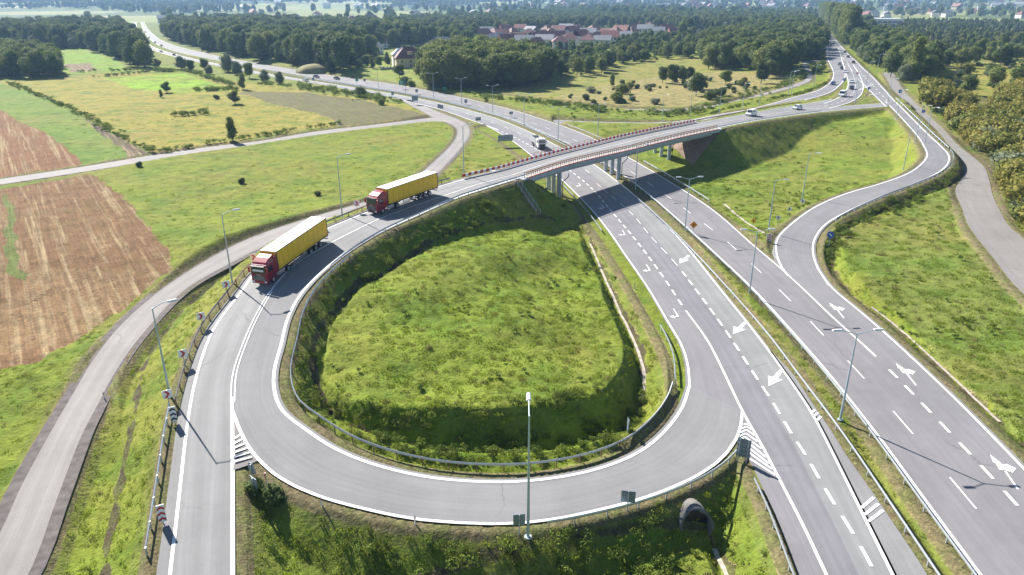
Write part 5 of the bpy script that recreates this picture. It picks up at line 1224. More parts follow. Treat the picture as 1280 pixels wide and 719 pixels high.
def trunk_mb(h, r0, hw, nb=5, seed=0):
    r = random.Random(seed); mb = MB(); mb.tube((0, 0, -.3), (0.05, 0, h * .45), r0, r0 * .7, 8); mb.tube((.05, 0, h * .44), (0, .1, h * .8), r0 * .7, r0 * .25, 8)
    for k in range(nb):
        a = k * 2.4 + r.random(); z_ = h * (.28 + .09 * k); mb.tube((0, 0, z_), (math.cos(a) * hw * .3, math.sin(a) * hw * .3, z_ + h * .16), r0 * .45, r0 * .12, 6)
    return mb
KINDS = {}
def make_kind(key, name, h, w_, lobes, nleaf, ls, mt, z0=.22, mode='round', seed=1, trunk=True, bark='bark', tr=.2):
    V_, F_ = crown_mesh(name, h, w_, lobes, nleaf, ls, z0, mode, seed)
    KINDS[key] = dict(name=name, V=V_, F=F_, mt=mt, h=h, w=w_, trunk=trunk, bark=bark, r0=tr, me=None, tme=None, seed=seed)
make_kind('oakA', 'broadleaf_tree', 13, 10, 15, 2600, .42, 'leaf', seed=1)
make_kind('oakB', 'broadleaf_tree', 12, 9, 12, 2200, .42, 'leaf', seed=2)
make_kind('oakC', 'broadleaf_tree', 15, 9, 16, 2600, .42, 'leaf_dark', seed=3)
make_kind('dkA', 'broadleaf_tree', 14, 9, 14, 2200, .45, 'leaf_dark', seed=4)
make_kind('pop', 'poplar_tree', 21, 7, 12, 2600, .45, 'leaf', z0=.08, mode='column', seed=5)
make_kind('pine', 'pine_tree', 13, 5.5, 9, 1600, .36, 'leaf_pine', z0=.15, mode='cone', seed=6)
make_kind('willow', 'willow_tree', 9, 8, 12, 2000, .35, 'leaf_willow', z0=.1, seed=7)
make_kind('bushA', 'shrub', 3.2, 4.4, 9, 1100, .20, 'leaf', mode='bush', seed=8, trunk=False)
make_kind('bushB', 'shrub', 3.6, 5.2, 11, 1300, .22, 'leaf_autumn', mode='bush', seed=9, trunk=False)
make_kind('bushC', 'shrub', 3.0, 3.6, 8, 900, .20, 'leaf_dark', mode='bush', seed=10, trunk=False)
make_kind('bushD', 'shrub', 3.4, 4.6, 9, 1000, .20, 'leaf_willow', mode='bush', seed=12, trunk=False)
make_kind('young', 'young_tree', 5.5, 2.6, 7, 900, .22, 'leaf', z0=.18, mode='column', seed=11, tr=.09)
def tree(key, x, y, sc, label, cat='tree', group=None, parts=True, z=None, sz=1.0):
    K = KINDS[key]
    if K['me'] is None:
        o = fast_mesh('crown' if K['trunk'] else K['name'], K['V'], K['F'], M[K['mt']]); K['me'] = o.data; bpy.data.objects.remove(o)
        tm = trunk_mb(K['h'], K['r0'] * 1.2, K['w'], seed=K['seed']).build('trunk', M[K['bark']]); K['tme'] = tm.data; bpy.data.objects.remove(tm)
    z = TZ(x, y) if z is None else z
    if K['trunk'] and parts:
        r = empty(K['name'], (x, y, z - .1)); c = bpy.data.objects.new('crown', K['me']); COL.objects.link(c); c.parent = r
        k = bpy.data.objects.new('trunk', K['tme']); COL.objects.link(k); k.parent = r
    else:
        r = bpy.data.objects.new(K['name'], K['me']); COL.objects.link(r); r.location = (x, y, z - .1)
    r.rotation_euler = (0, 0, random.uniform(0, 6.28)); r.scale = (sc, sc, sc * sz); tag(r, label, cat, group); return r
CLEAR = [[P(u, v, 0)[:2] for u, v in q] for q in ([(595,46),(600,60),(640,66),(690,66),(770,64),(780,50),(845,49),(840,41),(700,42)], [(425,70),(470,72),(480,92),(530,90),(528,78),(560,64),(545,56),(480,62),(430,62)], [(190,40),(190,26),(240,22),(300,34),(290,40),(230,33)], [(1070,36),(1075,29),(1125,28),(1130,36)])]
def poly_pts(px, step, jit=.45, z=None):
    pl = gpoly(px); a = np.array(pl); x0, y0 = a.min(0); x1, y1 = a.max(0)
    gx, gy = np.meshgrid(np.arange(x0, x1, step), np.arange(y0, y1, step * .87)); gx[1::2] += step / 2
    gx = gx.ravel() + rng.uniform(-jit, jit, gx.size) * step; gy = gy.ravel() + rng.uniform(-jit, jit, gy.size) * step
    k = inpoly(gx, gy, pl); gx, gy = gx[k], gy[k]
    if len(gx):
        ok = samp(RDG, gx, gy) > 4.0
        for pl2 in CLEAR: ok &= ~inpoly(gx, gy, pl2)
        gx, gy = gx[ok], gy[ok]
    return gx, gy
# woods: polygon of tree feet, spacing, kinds, size, how many of the nearest are single trees, label, group
STUFF = []
def wood(px, step, kinds, size, n_ind, label, group, cat='tree', stuff_name='woodland', rank=None, sz=1.0):
    gx, gy = poly_pts(px, step)
    d = np.hypot(gx, gy) if rank is None else rank(gx, gy); o = np.argsort(d)
    for c, i in enumerate(o):
        k = kinds[rng.integers(len(kinds))]; s_ = rng.uniform(*size)
        if c < n_ind: tree(k, gx[i], gy[i], s_, label, cat, group, sz=sz)
        else: STUFF.append((gx[i], gy[i], s_, k, stuff_name))
wood([(-120,98),(0,97),(40,98),(72,97),(80,86),(60,74),(0,66),(-120,66)], 7.0, ['oakA','oakB','willow','oakA'], (.75,1.1), 26, 'grey-green tree at the edge of the rounded copse by the green field on the left', 'trees of the rounded copse on the left')
wood([(-100,60),(0,61),(57,62),(100,61),(140,71),(165,84),(186,88),(182,72),(165,50),(158,40),(100,37),(0,40),(-100,42)], 9.0, ['dkA','oakC','pine','oakA','willow'], (.75,1.35), 34, 'dark tree on the edge of the forest left of the distant motorway', 'trees of the dark forest on the left')
wood([(210,50),(225,55),(250,62),(300,72),(337,79),(375,90),(432,92),(445,80),(490,66),(530,56),(520,42),(400,36),(320,34),(212,40)], 9.0, ['dkA','oakC','oakA','oakB','pine'], (.75,1.4), 40, 'dark tree on the edge of the forest above the distant motorway', 'trees of the forest above the motorway')
wood([(527,106),(540,110),(575,113),(640,111),(690,103),(692,92),(660,84),(600,80),(550,86),(530,95)], 7.5, ['oakA','oakB','oakA'], (1.0,1.35), 42, 'olive-green tree of the domed copse behind the motorway', 'trees of the domed copse')
wood([(690,97),(730,95),(762,90),(775,82),(835,74),(872,72),(872,66),(800,64),(740,70),(690,80)], 8.0, ['oakB','dkA','bushA','oakA'], (.42,.75), 34, 'mid-green tree in the belt along the upper edge of the dry meadow', 'trees along the dry meadow')
wood([(872,86),(905,88),(925,85),(960,96),(988,97),(1000,82),(1030,70),(1028,45),(1015,36),(960,44),(900,50),(875,68)], 8.5, ['oakA','dkA','oakB','oakC'], (.8,1.15), 40, 'green tree of the wood left of the main road', 'trees left of the main road')
wood([(1052,56),(1058,60),(1050,50),(1038,38),(1030,28),(1024,22),(1033,20),(1052,40),(1066,56)], 7.0, ['pop'], (1.15,1.5), 18, 'tall poplar in the row beside the far main road', 'tall poplars by the main road')
wood([(1068,66),(1085,80),(1108,92),(1122,96),(1160,103),(1172,90),(1165,75),(1120,55),(1080,45),(1066,50)], 7.5, ['oakA','dkA','willow','oakB'], (.7,1.05), 46, 'green tree in the wood between main road and dry meadow on the right', 'trees right of the main road')
wood([(1160,78),(1180,88),(1240,84),(1290,80),(1420,80),(1420,58),(1280,60),(1180,64)], 10.0, ['pine','bushA','oakB','bushC'], (.6,.95), 20, 'small tree scattered at the back of the right-hand meadow', 'scattered trees of the right meadow')
# far thickets, right
for (pxx, st_, kk, sz_) in [([(1080,40),(1180,62),(1300,58),(1500,70),(1500,30),(1280,28),(1100,26)], 10.5, ['pine','oakB','pine','bushA','willow'], (.35,.65)),
     ([(530,56),(600,62),(640,52),(700,38),(760,34),(1000,40),(1020,32),(1000,16),(700,18),(500,30)], 14, ['dkA','oakA','oakC'], (.8,1.15)),
     ([(640,78),(690,82),(700,72),(640,66),(600,66),(560,60),(530,62),(560,72)], 8, ['dkA','oakA','oakB'], (.4,.65)),
     ([(690,69),(760,66),(870,64),(880,52),(800,48),(740,52),(690,62)], 10, ['dkA','oakA','bushA'], (.45,.7)),
     ([(205,48),(320,36),(330,24),(250,33),(205,36)], 14, ['dkA','oakA'], (.8,1.1))]:
    wood(pxx, st_, kk, sz_, 0, '', '')
# autumn shrubs on the right edge
sgx = [(1150,108),(1168,112),(1178,150),(1205,180),(1240,205),(1252,232),(1262,262),(1290,305),(1420,360),(1420,140),(1290,95),(1240,112),(1200,108)]
wood([(1166,116),(1180,118),(1196,158),(1222,188),(1244,212),(1256,252),(1275,280),(1290,300),(1430,370),(1430,150),(1290,105),(1255,120),(1245,150),(1215,150),(1190,128)], 3.8, ['bushB','bushB','bushA','bushB','bushA','bushD'], (1.1,2.0), 130, 'brownish-green shrub in the thicket along the side road', 'shrubs of the thicket on the right', cat='shrub')
# single trees and shrubs (feet traced)
def one_tree(key, u, v, sc, label, cat='tree', sz=1.0):
    p = G(u, v); return tree(key, p[0], p[1], sc * 1.12, label, cat, sz=sz * (.8 if key in ('oakA', 'oakB', 'oakC', 'dkA') else 1))
for a in [('oakB',209,116,.45,'round tree in the yellow meadow beside the bright green field'),('young',202,122,.55,'thin dark sapling just below the round tree in the yellow meadow'),('oakB',294,130,.50,'dark round tree at the corner of the brown-grey field'),('bushC',271,124,.7,'small dark shrub left of the dark round tree'),
    ('young',291,176,1.15,'slim dark tree standing at the field lane'),('oakC',183,64,.8,'lone dark tree between the two carriageways far left'),('oakB',197,85,.5,'small tree below the far motorway bend'),('willow',227,86,.75,'silvery tree left in the row below the motorway'),('oakC',239,90,.52,'dark round tree second in the row below the motorway'),('oakB',255,87,.6,'round tree in the middle of the row below the motorway'),('willow',285,90,1.0,'tall silvery willow in the row below the motorway'),('willow',262,93,.5,'small silvery tree in the row below the motorway'),('oakC',312,98,.62,'dark tree at the right end of the row below the motorway'),('willow',297,94,.75,'silvery willow beside the dark end tree'),('young',303,112,1.2,'sapling below the dark end tree of the row'),
    ('willow',331,103,.62,'grey-green tree at the near verge of the far motorway'),('willow',350,105,.6,'grey-green tree right of its twin on the motorway verge'),('bushC',449.5,121,1.5,'dark green round shrub right beside the near motorway edge'),('bushA',477,131,.9,'small shrub at the verge between field and motorway'),
    ('oakB',499.5,97,.62,'dark round tree with bare stem above the green board'),('bushA',505,104,1.2,'shrub behind the green board'),('bushA',513,107.5,1.0,'shrub right of the green board'),
    ('oakC',828,104,.62,'left one of the dark group of trees on the dry meadow'),('oakC',840,105,.72,'second tree of the dark group on the dry meadow'),('dkA',852,104,.65,'third tree of the dark group on the dry meadow'),('dkA',861,101,.55,'right one of the dark group of trees on the dry meadow'),
    ('oakC',870,120,.72,'dark jagged tree before the group on the dry meadow'),('oakB',877,112,.55,'tree between the jagged tree and the group'),('oakB',907,105,.62,'round green tree right of the dark group'),('oakC',951,105,.75,'dark tree over the footpath near the wood'),('dkA',960,98,.7,'dark tree at the tip of the wood by the footpath'),
    ('bushA',770,128,1.5,'green shrub on the stubble left of the lamps'),('bushA',776,118,1.6,'green shrub above its neighbour on the stubble'),('young',765,108,1.0,'young green tree at the left of the stubble'),('bushA',788,111,1.1,'low green shrub in the middle of the stubble'),('bushC',733,125,.9,'low dark shrub at the left edge of the stubble'),('bushC',797,111,.8,'low dark shrub beside the low green one'),('bushC',889,124,1.5,'dark shrubbery in the shadowed dip by the footpath'),('bushC',903,120,1.3,'dark shrub at the foot of the round green tree'),('bushA',925,108,1.1,'shrub on the dry bank right of the round green tree'),
    ('oakC',1113,97,.9,'dark conifer-like tree at the start of the side road'),('pop',1140,103,.85,'tall narrow tree over the start of the side road'),('willow',1129,103,.8,'grey-green willow at the foot of the narrow tree'),
    ('dkA',1168,90,.75,'dark tree at the shadowed corner of the right meadow'),('oakB',1207,118,.7,'round tree standing alone on the yellow right meadow'),('bushB',1162,120,1.9,'big brown-green shrub beside the side road, upper one'),('bushB',1170,138,2.2,'big brown shrub beside the side road, lower one'),('bushC',1182,148,1.3,'dark shrub at the foot of the big brown one'),('bushD',1216,160,1.4,'silvery shrub among the brown thicket'),('bushC',1236,91,1.8,'dark shrub on the back meadow'),('bushB',1205,92,1.5,'brown shrub on the back meadow'),('oakB',1245,108,.8,'tree at the upper end of the thicket'),('oakA',1270,112,.8,'green tree at the right picture edge above the thicket'),
    ('bushC',175,208,.5,'small dark tuft in the meadow right of the ploughed field'),('bushC',398,245,.45,'small dark tuft in the meadow behind the farther truck'),('bushC',303,229,.5,'small dark tuft in the middle of the left meadow'),('bushC',340,628,.55,'dark shrub beside the wedge at the bottom left'),('bushC',321,615,.5,'dark shrub at the feet of the two dark signs'),('bushA',255,171,.0001,'') ]:
    if a[3] < .01: continue
    one_tree(*a[:5], cat='shrub' if a[0].startswith('bush') else 'tree')
for i_, (u, v, k_, sc_) in enumerate([(448,86,'oakB',.55),(458,84,'dkA',.6),(466,86,'young',1.3),(474,84,'oakA',.55),(484,80,'pine',.7),(534,79,'oakC',.6),(541,75,'oakA',.7),(548,71,'dkA',.6),(522,72,'oakB',.7),(440,80,'oakC',.6)]):
    q_ = G(u, v); tree(k_, q_[0], q_[1], sc_, 'garden tree beside the large brown-roofed house', 'tree', 'garden trees round the large house', sz=.85)
# far woods, everything that reads as one mass
def far_pts(r0, r1, step, thr, size, kinds, seed):
    r = np.random.default_rng(seed); area = math.radians(84) * (r1 * r1 - r0 * r0) / 2; n = int(area / step**2)
    rr = np.sqrt(r.uniform(r0 * r0, r1 * r1, n)); aa = r.uniform(-math.radians(42), math.radians(42), n); x = rr * np.sin(aa); y = rr * np.cos(aa)
    pn = vnoise(x, y, 420, 9); belt = vnoise(x, y, 130, 12); k = (pn < thr) & (belt > .27) | ((pn > .58) & (belt > .80)); x, y = x[k], y[k]
    for pl in FARFREE:
        q = ~inpoly(x, y, pl); x, y = x[q], y[q]
    for pl in THIN:
        q = ~(inpoly(x, y, pl) & (r.random(len(x)) < .72)); x, y = x[q], y[q]
    ok = samp(RDG, x, y) > 8; x, y = x[ok], y[ok]
    s_ = r.uniform(*size, len(x)); kk = r.integers(len(kinds), size=len(x))
    for i in range(len(x)): STUFF.append((x[i], y[i], s_[i], kinds[kk[i]], 'distant_woodland'))
def gp2(px): return [P(u, v, 0)[:2] for u, v in px]
FARFREE = [gp2(q) for q in ([(1085,62),(1300,62),(1500,62),(1500,28),(1280,25),(1130,24),(1090,34)], [(-200,16),(100,14),(200,19),(300,16),(340,23),(180,28),(60,27),(-200,26)], [(345,10),(495,9),(472,14),(362,15)], [(345,17),(412,17),(402,22),(350,22)], [(160,45),(150,25),(200,22),(215,40),(222,50),(200,55)],
   [(-200,66),(-200,300),(1280,300),(1290,120),(1100,70),(1060,60),(1030,55),(980,60),(880,60),(640,75),(530,95),(440,92),(330,85),(260,75),(205,60),(180,70),(80,66)], [(1010,30),(1060,70),(1140,110),(1120,120),(1020,60),(995,20)],
   [(590,62),(780,62),(850,50),(840,40),(700,42),(600,45)], [(945,30),(1010,28),(1005,20),(950,20)])]
THIN = [gp2(q) for q in ([(680,15),(1300,16),(1300,4),(680,4)], [(860,24),(1290,26),(1290,14),(860,14)], [(300,34),(690,34),(690,10),(300,10)])]
far_pts(780, 1500, 16, .52, (.6, 1.2), ['dkA', 'oakA', 'oakC', 'willow', 'pine', 'oakB'], 1)
far_pts(1500, 3300, 26, .50, (.9, 1.7), ['dkA', 'oakA', 'oakC', 'willow', 'oakB'], 2)
far_pts(3300, 9000, 62, .72, (2.6, 4.2), ['dkA', 'oakC'], 3)
for _ in range(260):      # garden trees between the village houses
    q_ = P(rng.uniform(595, 860), rng.uniform(40, 66), 0); STUFF.append((q_[0], q_[1], rng.uniform(.28, .62), ['dkA', 'oakA', 'oakB', 'willow', 'pine'][rng.integers(5)], 'distant_woodland'))
for _ in range(500):      # town greenery
    q_ = P(rng.uniform(680, 1300), rng.uniform(6, 22), 0); STUFF.append((q_[0], q_[1], rng.uniform(.8, 1.6), ['dkA', 'oakA', 'willow'][rng.integers(3)], 'distant_woodland'))
# instancing groups
def scatter(name, label, xs, ys, zs, sc, protos, idx, seed=0, group_name='scatter', tilt=0.0, cat=None):
    r = np.random.default_rng(seed); n = len(xs); me = bpy.data.meshes.new(name); me.vertices.add(n); me.vertices.foreach_set('co', np.stack([xs, ys, zs], 1).astype(np.float32).ravel())
    for nm, typ, arr in (('ssc', 'FLOAT', sc), ('srot', 'FLOAT', r.uniform(0, 6.28, n)), ('stx', 'FLOAT', r.normal(0, tilt, n))):
        a = me.attributes.new(nm, typ, 'POINT'); a.data.foreach_set('value', np.asarray(arr, np.float32))
    a = me.attributes.new('sidx', 'INT', 'POINT'); a.data.foreach_set('value', np.asarray(idx, np.int32))
    o = bpy.data.objects.new(name, me); COL.objects.link(o); tag(o, label, cat, kind='stuff')
    g = bpy.data.node_groups.new(group_name, 'GeometryNodeTree'); g.interface.new_socket('Geometry', in_out='INPUT', socket_type='NodeSocketGeometry'); g.interface.new_socket('Geometry', in_out='OUTPUT', socket_type='NodeSocketGeometry')
    N = g.nodes.new; gi = N('NodeGroupInput'); go = N('NodeGroupOutput'); iop = N('GeometryNodeInstanceOnPoints'); jn = N('GeometryNodeJoinGeometry')
    for p in reversed(protos):
        oi = N('GeometryNodeObjectInfo'); oi.inputs['Object'].default_value = p; oi.inputs['As Instance'].default_value = True; oi.transform_space = 'ORIGINAL'; g.links.new(oi.outputs['Geometry'], jn.inputs[0])
    def na_(nm, dt):
        q = N('GeometryNodeInputNamedAttribute'); q.data_type = dt; q.inputs['Name'].default_value = nm; return q.outputs['Attribute']
    g.links.new(gi.outputs[0], iop.inputs['Points']); g.links.new(jn.outputs[0], iop.inputs['Instance']); iop.inputs['Pick Instance'].default_value = True
    g.links.new(na_('sidx', 'INT'), iop.inputs['Instance Index']); cx = N('ShaderNodeCombineXYZ'); g.links.new(na_('srot', 'FLOAT'), cx.inputs[2]); g.links.new(na_('stx', 'FLOAT'), cx.inputs[0])
    g.links.new(cx.outputs[0], iop.inputs['Rotation']); g.links.new(na_('ssc', 'FLOAT'), iop.inputs['Scale']); g.links.new(iop.outputs[0], go.inputs[0])
    md = o.modifiers.new('scatter', 'NODES'); md.node_group = g; return o
proto_obj = {}
def proto(key):
    if key not in proto_obj:
        K = KINDS[key]; o = bpy.data.objects.new('crown', K['me']) if K['me'] else None
        if o is None:
            q = fast_mesh('crown', K['V'], K['F'], M[K['mt']]); K['me'] = q.data; bpy.data.objects.remove(q); o = bpy.data.objects.new('crown', K['me'])
        proto_obj[key] = o
    return proto_obj[key]
for nm, lb in (('woodland', 'mass of green woodland trees behind the edge trees'), ('distant_woodland', 'distant hazy blue-green woods and hedges up to the horizon')):
    S_ = [s for s in STUFF if s[4] == nm]
    if not S_: continue
    keys = sorted({s[3] for s in S_}); xs = np.array([s[0] for s in S_]); ys = np.array([s[1] for s in S_]); sc_ = np.array([s[2] for s in S_]); ix = [keys.index(s[3]) for s in S_]
    zz = np.concatenate([samp(HG, xs[i:i + 20000], ys[i:i + 20000]) for i in range(0, len(xs), 20000)])
    scatter(nm, lb, xs, ys, zz - .2, sc_, [proto(k) for k in keys], ix)
print('STUFF', len(STUFF))
# ---- grass tufts, weeds, dry stalks
def tuft(name, n, h, w_, mt, seed, blade=.05, lean=.5):
    r = np.random.default_rng(seed); V_ = []; F_ = []
    a = r.uniform(0, 6.28, n); rr = np.sqrt(r.uniform(0, 1, n)) * w_; x = np.cos(a) * rr; y = np.sin(a) * rr; hh = h * r.uniform(.45, 1.1, n) * (1 - .35 * (rr / w_) ** 2)
    b_ = r.uniform(0, 6.28, n); lx = np.cos(b_) * hh * lean * r.uniform(.2, 1, n); ly = np.sin(b_) * hh * lean * r.uniform(.2, 1, n); c = r.uniform(0, 6.28, n); bx, by = np.cos(c) * blade, np.sin(c) * blade
    z0 = np.full(n, -.05)
    Q = np.stack([np.stack([x - bx, y - by, z0], 1), np.stack([x + bx, y + by, z0], 1), np.stack([x + bx * 1.1 + lx * .5, y + by * 1.1 + ly * .5, hh * .62], 1), np.stack([x + lx, y + ly, hh], 1)], 1)
    return fast_unlinked(name, Q.reshape(-1, 3), np.arange(4 * n).reshape(-1, 4), M[mt])
def fast_unlinked(name, V_, F_, mt):
    o = fast_mesh(name, V_, F_, mt); me = o.data; bpy.data.objects.remove(o); return bpy.data.objects.new(name, me)
def leafclump(name, n, h, w_, mt, seed, ls=.12):
    V_, F_ = crown_mesh(name, h, w_, 4, n, ls, mode='bush', seed=seed, core=False); return fast_unlinked(name, V_, F_, M[mt])
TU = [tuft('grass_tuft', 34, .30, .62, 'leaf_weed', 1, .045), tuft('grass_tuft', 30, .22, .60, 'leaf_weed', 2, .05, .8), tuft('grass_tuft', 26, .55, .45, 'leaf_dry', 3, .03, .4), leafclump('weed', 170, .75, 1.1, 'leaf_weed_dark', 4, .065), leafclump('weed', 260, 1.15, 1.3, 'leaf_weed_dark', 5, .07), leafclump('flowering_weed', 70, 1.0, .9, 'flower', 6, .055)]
def sector(r0, r1, dens, seed, a0=-41, a1=41):
    r = np.random.default_rng(seed); area = math.radians(a1 - a0) * (r1 * r1 - r0 * r0) / 2; n = int(area * dens)
    rr = np.sqrt(r.uniform(r0 * r0, r1 * r1, n)); aa = r.uniform(math.radians(a0), math.radians(a1), n); return rr * np.sin(aa), rr * np.cos(aa)
KG = kind.reshape(GX.shape)
XS, YS, SS, IX = [], [], [], []
loop_in = gpoly([(862,482),(832,540),(765,583),(640,604),(545,600),(470,583),(387,541),(345,490),(345,455),(365,390),(420,325),(520,270),(650,225),(700,230),(760,290),(810,360)])
south_bank = gpoly([(296,560),(345,600),(395,625),(520,655),(640,660),(740,645),(840,615),(905,578),(930,560),(985,690),(1000,760),(300,760)])
for r0, r1, dn, sd in ((38, 75, 2.6, 1), (75, 120, 1.7, 2), (120, 190, .75, 3), (190, 330, .07, 4)):
    x, y = sector(r0, r1, dn, sd); rd_ = samp(RDG, x, y); kd = samp(KG, x, y); k = (rd_ > .9) & (kd < .5); x, y, rd_ = x[k], y[k], rd_[k]
    r = np.random.default_rng(sd + 50); cl = vnoise(x, y, 7, 21); cl2 = vnoise(x, y, 2.3, 22); keep = r.random(len(x)) < (.25 + .75 * cl2) * np.where(rd_ < 1.6, .45, 1); x, y, rd_, cl, cl2 = x[keep], y[keep], rd_[keep], cl[keep], cl2[keep]
    keep = ~((x < -30) & (y > 105) & (r.random(len(x)) < .6)); x, y, rd_, cl, cl2 = x[keep], y[keep], rd_[keep], cl[keep], cl2[keep]
    inl = inpoly(x, y, loop_in); sb = inpoly(x, y, south_bank); u_ = r.random(len(x))
    ix = np.where(u_ < .55, 0, np.where(u_ < .90, 1, 2)); ix = np.where((x < -30) & (y > 105), u_ > .5, ix).astype(int); wild = inl | sb | (x > 20)
    ix = np.where(wild & (u_ > .985 - .10 * (cl > .62) * (cl2 > .5)), 3, ix)
    ix = np.where(sb & (cl > .5) & (u_ > .85) & (r.random(len(x)) < .5), 4, ix); ix = np.where(inl & (cl > .6) & (u_ > .985), 5, ix); ix = np.where(sb & (cl > .6) & (u_ > .992), 5, ix)
    sc_ = r.uniform(.5, 1.0, len(x)) * np.where(x < -20, .7, 1) * (1 + .25 * (r0 > 100) + .4 * (r0 > 180)); XS.append(x); YS.append(y); SS.append(sc_); IX.append(ix)
XS, YS, SS, IX = map(np.concatenate, (XS, YS, SS, IX)); print('TUFTS', len(XS))
scatter('grass', 'uneven green grass and weeds covering banks and meadows around the roads', XS, YS, samp(HG, XS, YS), SS, TU, IX, 5, tilt=.12)
# bushy undergrowth on the dark bank below the loop and at the foot of the mound
def bank(name, px, dens, lo, hi, protos, label, seed):
    pl = gpoly(px); a = np.array(pl); (x0, y0), (x1, y1) = a.min(0), a.max(0); r = np.random.default_rng(seed); n = int((x1 - x0) * (y1 - y0) * dens)
    x = r.uniform(x0, x1, n); y = r.uniform(y0, y1, n); k = inpoly(x, y, pl); x, y = x[k], y[k]; k = (samp(RDG, x, y) > 1.5) & (r.random(len(x)) < .25 + vnoise(x, y, 4, 31)); x, y = x[k], y[k]
    return scatter(name, label, x, y, samp(HG, x, y) - .05, r.uniform(lo, hi, len(x)), protos, r.integers(len(protos), size=len(x)), seed, tilt=.15)
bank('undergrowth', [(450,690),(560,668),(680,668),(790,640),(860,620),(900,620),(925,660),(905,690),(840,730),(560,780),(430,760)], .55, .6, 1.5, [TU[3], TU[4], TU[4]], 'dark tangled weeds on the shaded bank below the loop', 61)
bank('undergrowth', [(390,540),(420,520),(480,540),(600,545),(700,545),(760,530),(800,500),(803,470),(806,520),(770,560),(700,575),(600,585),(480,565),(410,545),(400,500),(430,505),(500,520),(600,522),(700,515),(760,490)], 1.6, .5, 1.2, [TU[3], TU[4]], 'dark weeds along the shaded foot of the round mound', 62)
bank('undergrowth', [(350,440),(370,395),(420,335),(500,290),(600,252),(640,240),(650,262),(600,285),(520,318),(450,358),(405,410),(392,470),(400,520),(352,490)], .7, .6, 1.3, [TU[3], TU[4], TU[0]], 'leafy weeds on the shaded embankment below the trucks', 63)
bank('undergrowth', [(1042,330),(1030,310),(1045,285),(1100,255),(1180,222),(1203,205),(1208,222),(1150,250),(1070,285),(1045,320)], .7, .7, 1.4, [TU[3], TU[4]], 'dark weeds in the ditch outside the S-bend', 64)

def line_growth(px, width, dens, lo, hi, protos, label, seed, nm='hedgerow'):
    c = curve([(u, v, 0) for u, v in px], step=1.0); r = np.random.default_rng(seed); n = int(length(c) * dens); i = r.integers(0, len(c), n); x = c[i, 0] + r.normal(0, width, n); y = c[i, 1] + r.normal(0, width, n)
    k = (samp(RDG, x, y) > .6) & (r.random(n) < .2 + vnoise(x, y, 12, 51)); x, y = x[k], y[k]; scatter(nm, label, x, y, samp(HG, x, y) - .05, r.uniform(lo, hi, len(x)), protos, r.integers(len(protos), size=len(x)), seed, tilt=.1)
W2_ = [TU[3], TU[4]]
line_growth([(190,192),(150,172),(110,148),(70,130),(30,112),(10,104)], 1.0, 1.6, .8, 1.8, W2_, 'ragged dark growth between green field and yellow meadow', 71)
line_growth([(200,192),(250,184),(320,173),(380,163),(430,156)], .9, 1.6, .9, 1.8, W2_, 'dark strip of weeds above the field lane', 72)
line_growth([(120,98),(180,93),(225,91),(260,100),(292,113),(240,116),(300,115)], 1.2, 1.3, 1.0, 2.4, W2_, 'dark hedge lines framing the bright green field', 73)
line_growth([(100,92),(165,90),(190,90),(215,92)], 1.5, 1.4, 1.2, 2.6, W2_, 'hedge line below the small striped field', 74)
line_growth([(330,108),(380,112),(430,120),(470,127),(505,131)], 3.5, 2.2, 1.0, 2.8, W2_, 'scrub on the motorway verge above the brown-grey field', 75)
line_growth([(600,124),(680,134),(760,145),(840,147),(900,138),(960,124),(1005,108),(1020,97)], 2.2, 2.2, .9, 2.4, W2_, 'green growth on the bank between footpath and slip road', 76)
line_growth([(1022,76),(1026,88),(1023,98),(1008,106)], .8, 3.0, 1.0, 2.0, W2_, 'dark ditch growth between footpath and slip road', 77)
line_growth([(215,146),(245,144),(262,142)], 1.5, 3, 1.2, 2.4, W2_, 'dark patch of scrub in the yellow meadow', 78)
line_growth([(890,150),(930,144),(980,137),(1020,126),(1035,118)], .8, 2.0, .8, 1.5, W2_, 'growth in the strip between slip road and overpass approach', 79)
for k_, (pxx, sd) in enumerate([([(1140,120),(1170,95),(1290,75),(1400,60),(1400,110),(1280,105),(1180,130)], 81), ([(1180,84),(1290,62),(1420,50),(1420,32),(1180,56)], 82), ([(700,124),(760,106),(850,95),(980,97),(960,114),(850,130),(760,132)], 83)]):
    bank('scrub', pxx, .012 if k_ < 2 else .006, .35, 1.0, [proto(q) for q in ('bushA', 'bushC', 'bushA', 'bushD')], ['low scrub dotted over the yellow right-hand meadow', 'low scrub on the far right-hand heath', 'tufts of scrub dotted over the pale stubble'][k_], sd)
hm_ = crown_mesh; hp_ = G(396, 90); mb = MB(); vs = []; nn_ = 28
for i in range(9):
    for j in range(nn_): q = i / 8; a_ = 6.2832 * j / nn_; R1 = math.sqrt(max(0, 1 - q * q * .97)); vs.append((hp_[0] + 13 * R1 * math.cos(a_) * (1 + .1 * math.sin(3 * a_)), hp_[1] + 9 * R1 * math.sin(a_), TZ(hp_[0], hp_[1]) - .3 + 5.0 * q ** 1.1))
mb.add(vs, [(i * nn_ + j, i * nn_ + (j + 1) % nn_, (i + 1) * nn_ + (j + 1) % nn_, (i + 1) * nn_ + j) for i in range(8) for j in range(nn_)] + [tuple(8 * nn_ + j for j in range(nn_))]); em = mb.build('earth_mound', mat('dry_mound_grass', (.20, .18, .07), .95, noise=.25, scale=.3), smooth=True); tag(em, 'olive grassy earth mound beside the far motorway in front of the forest', 'mound')
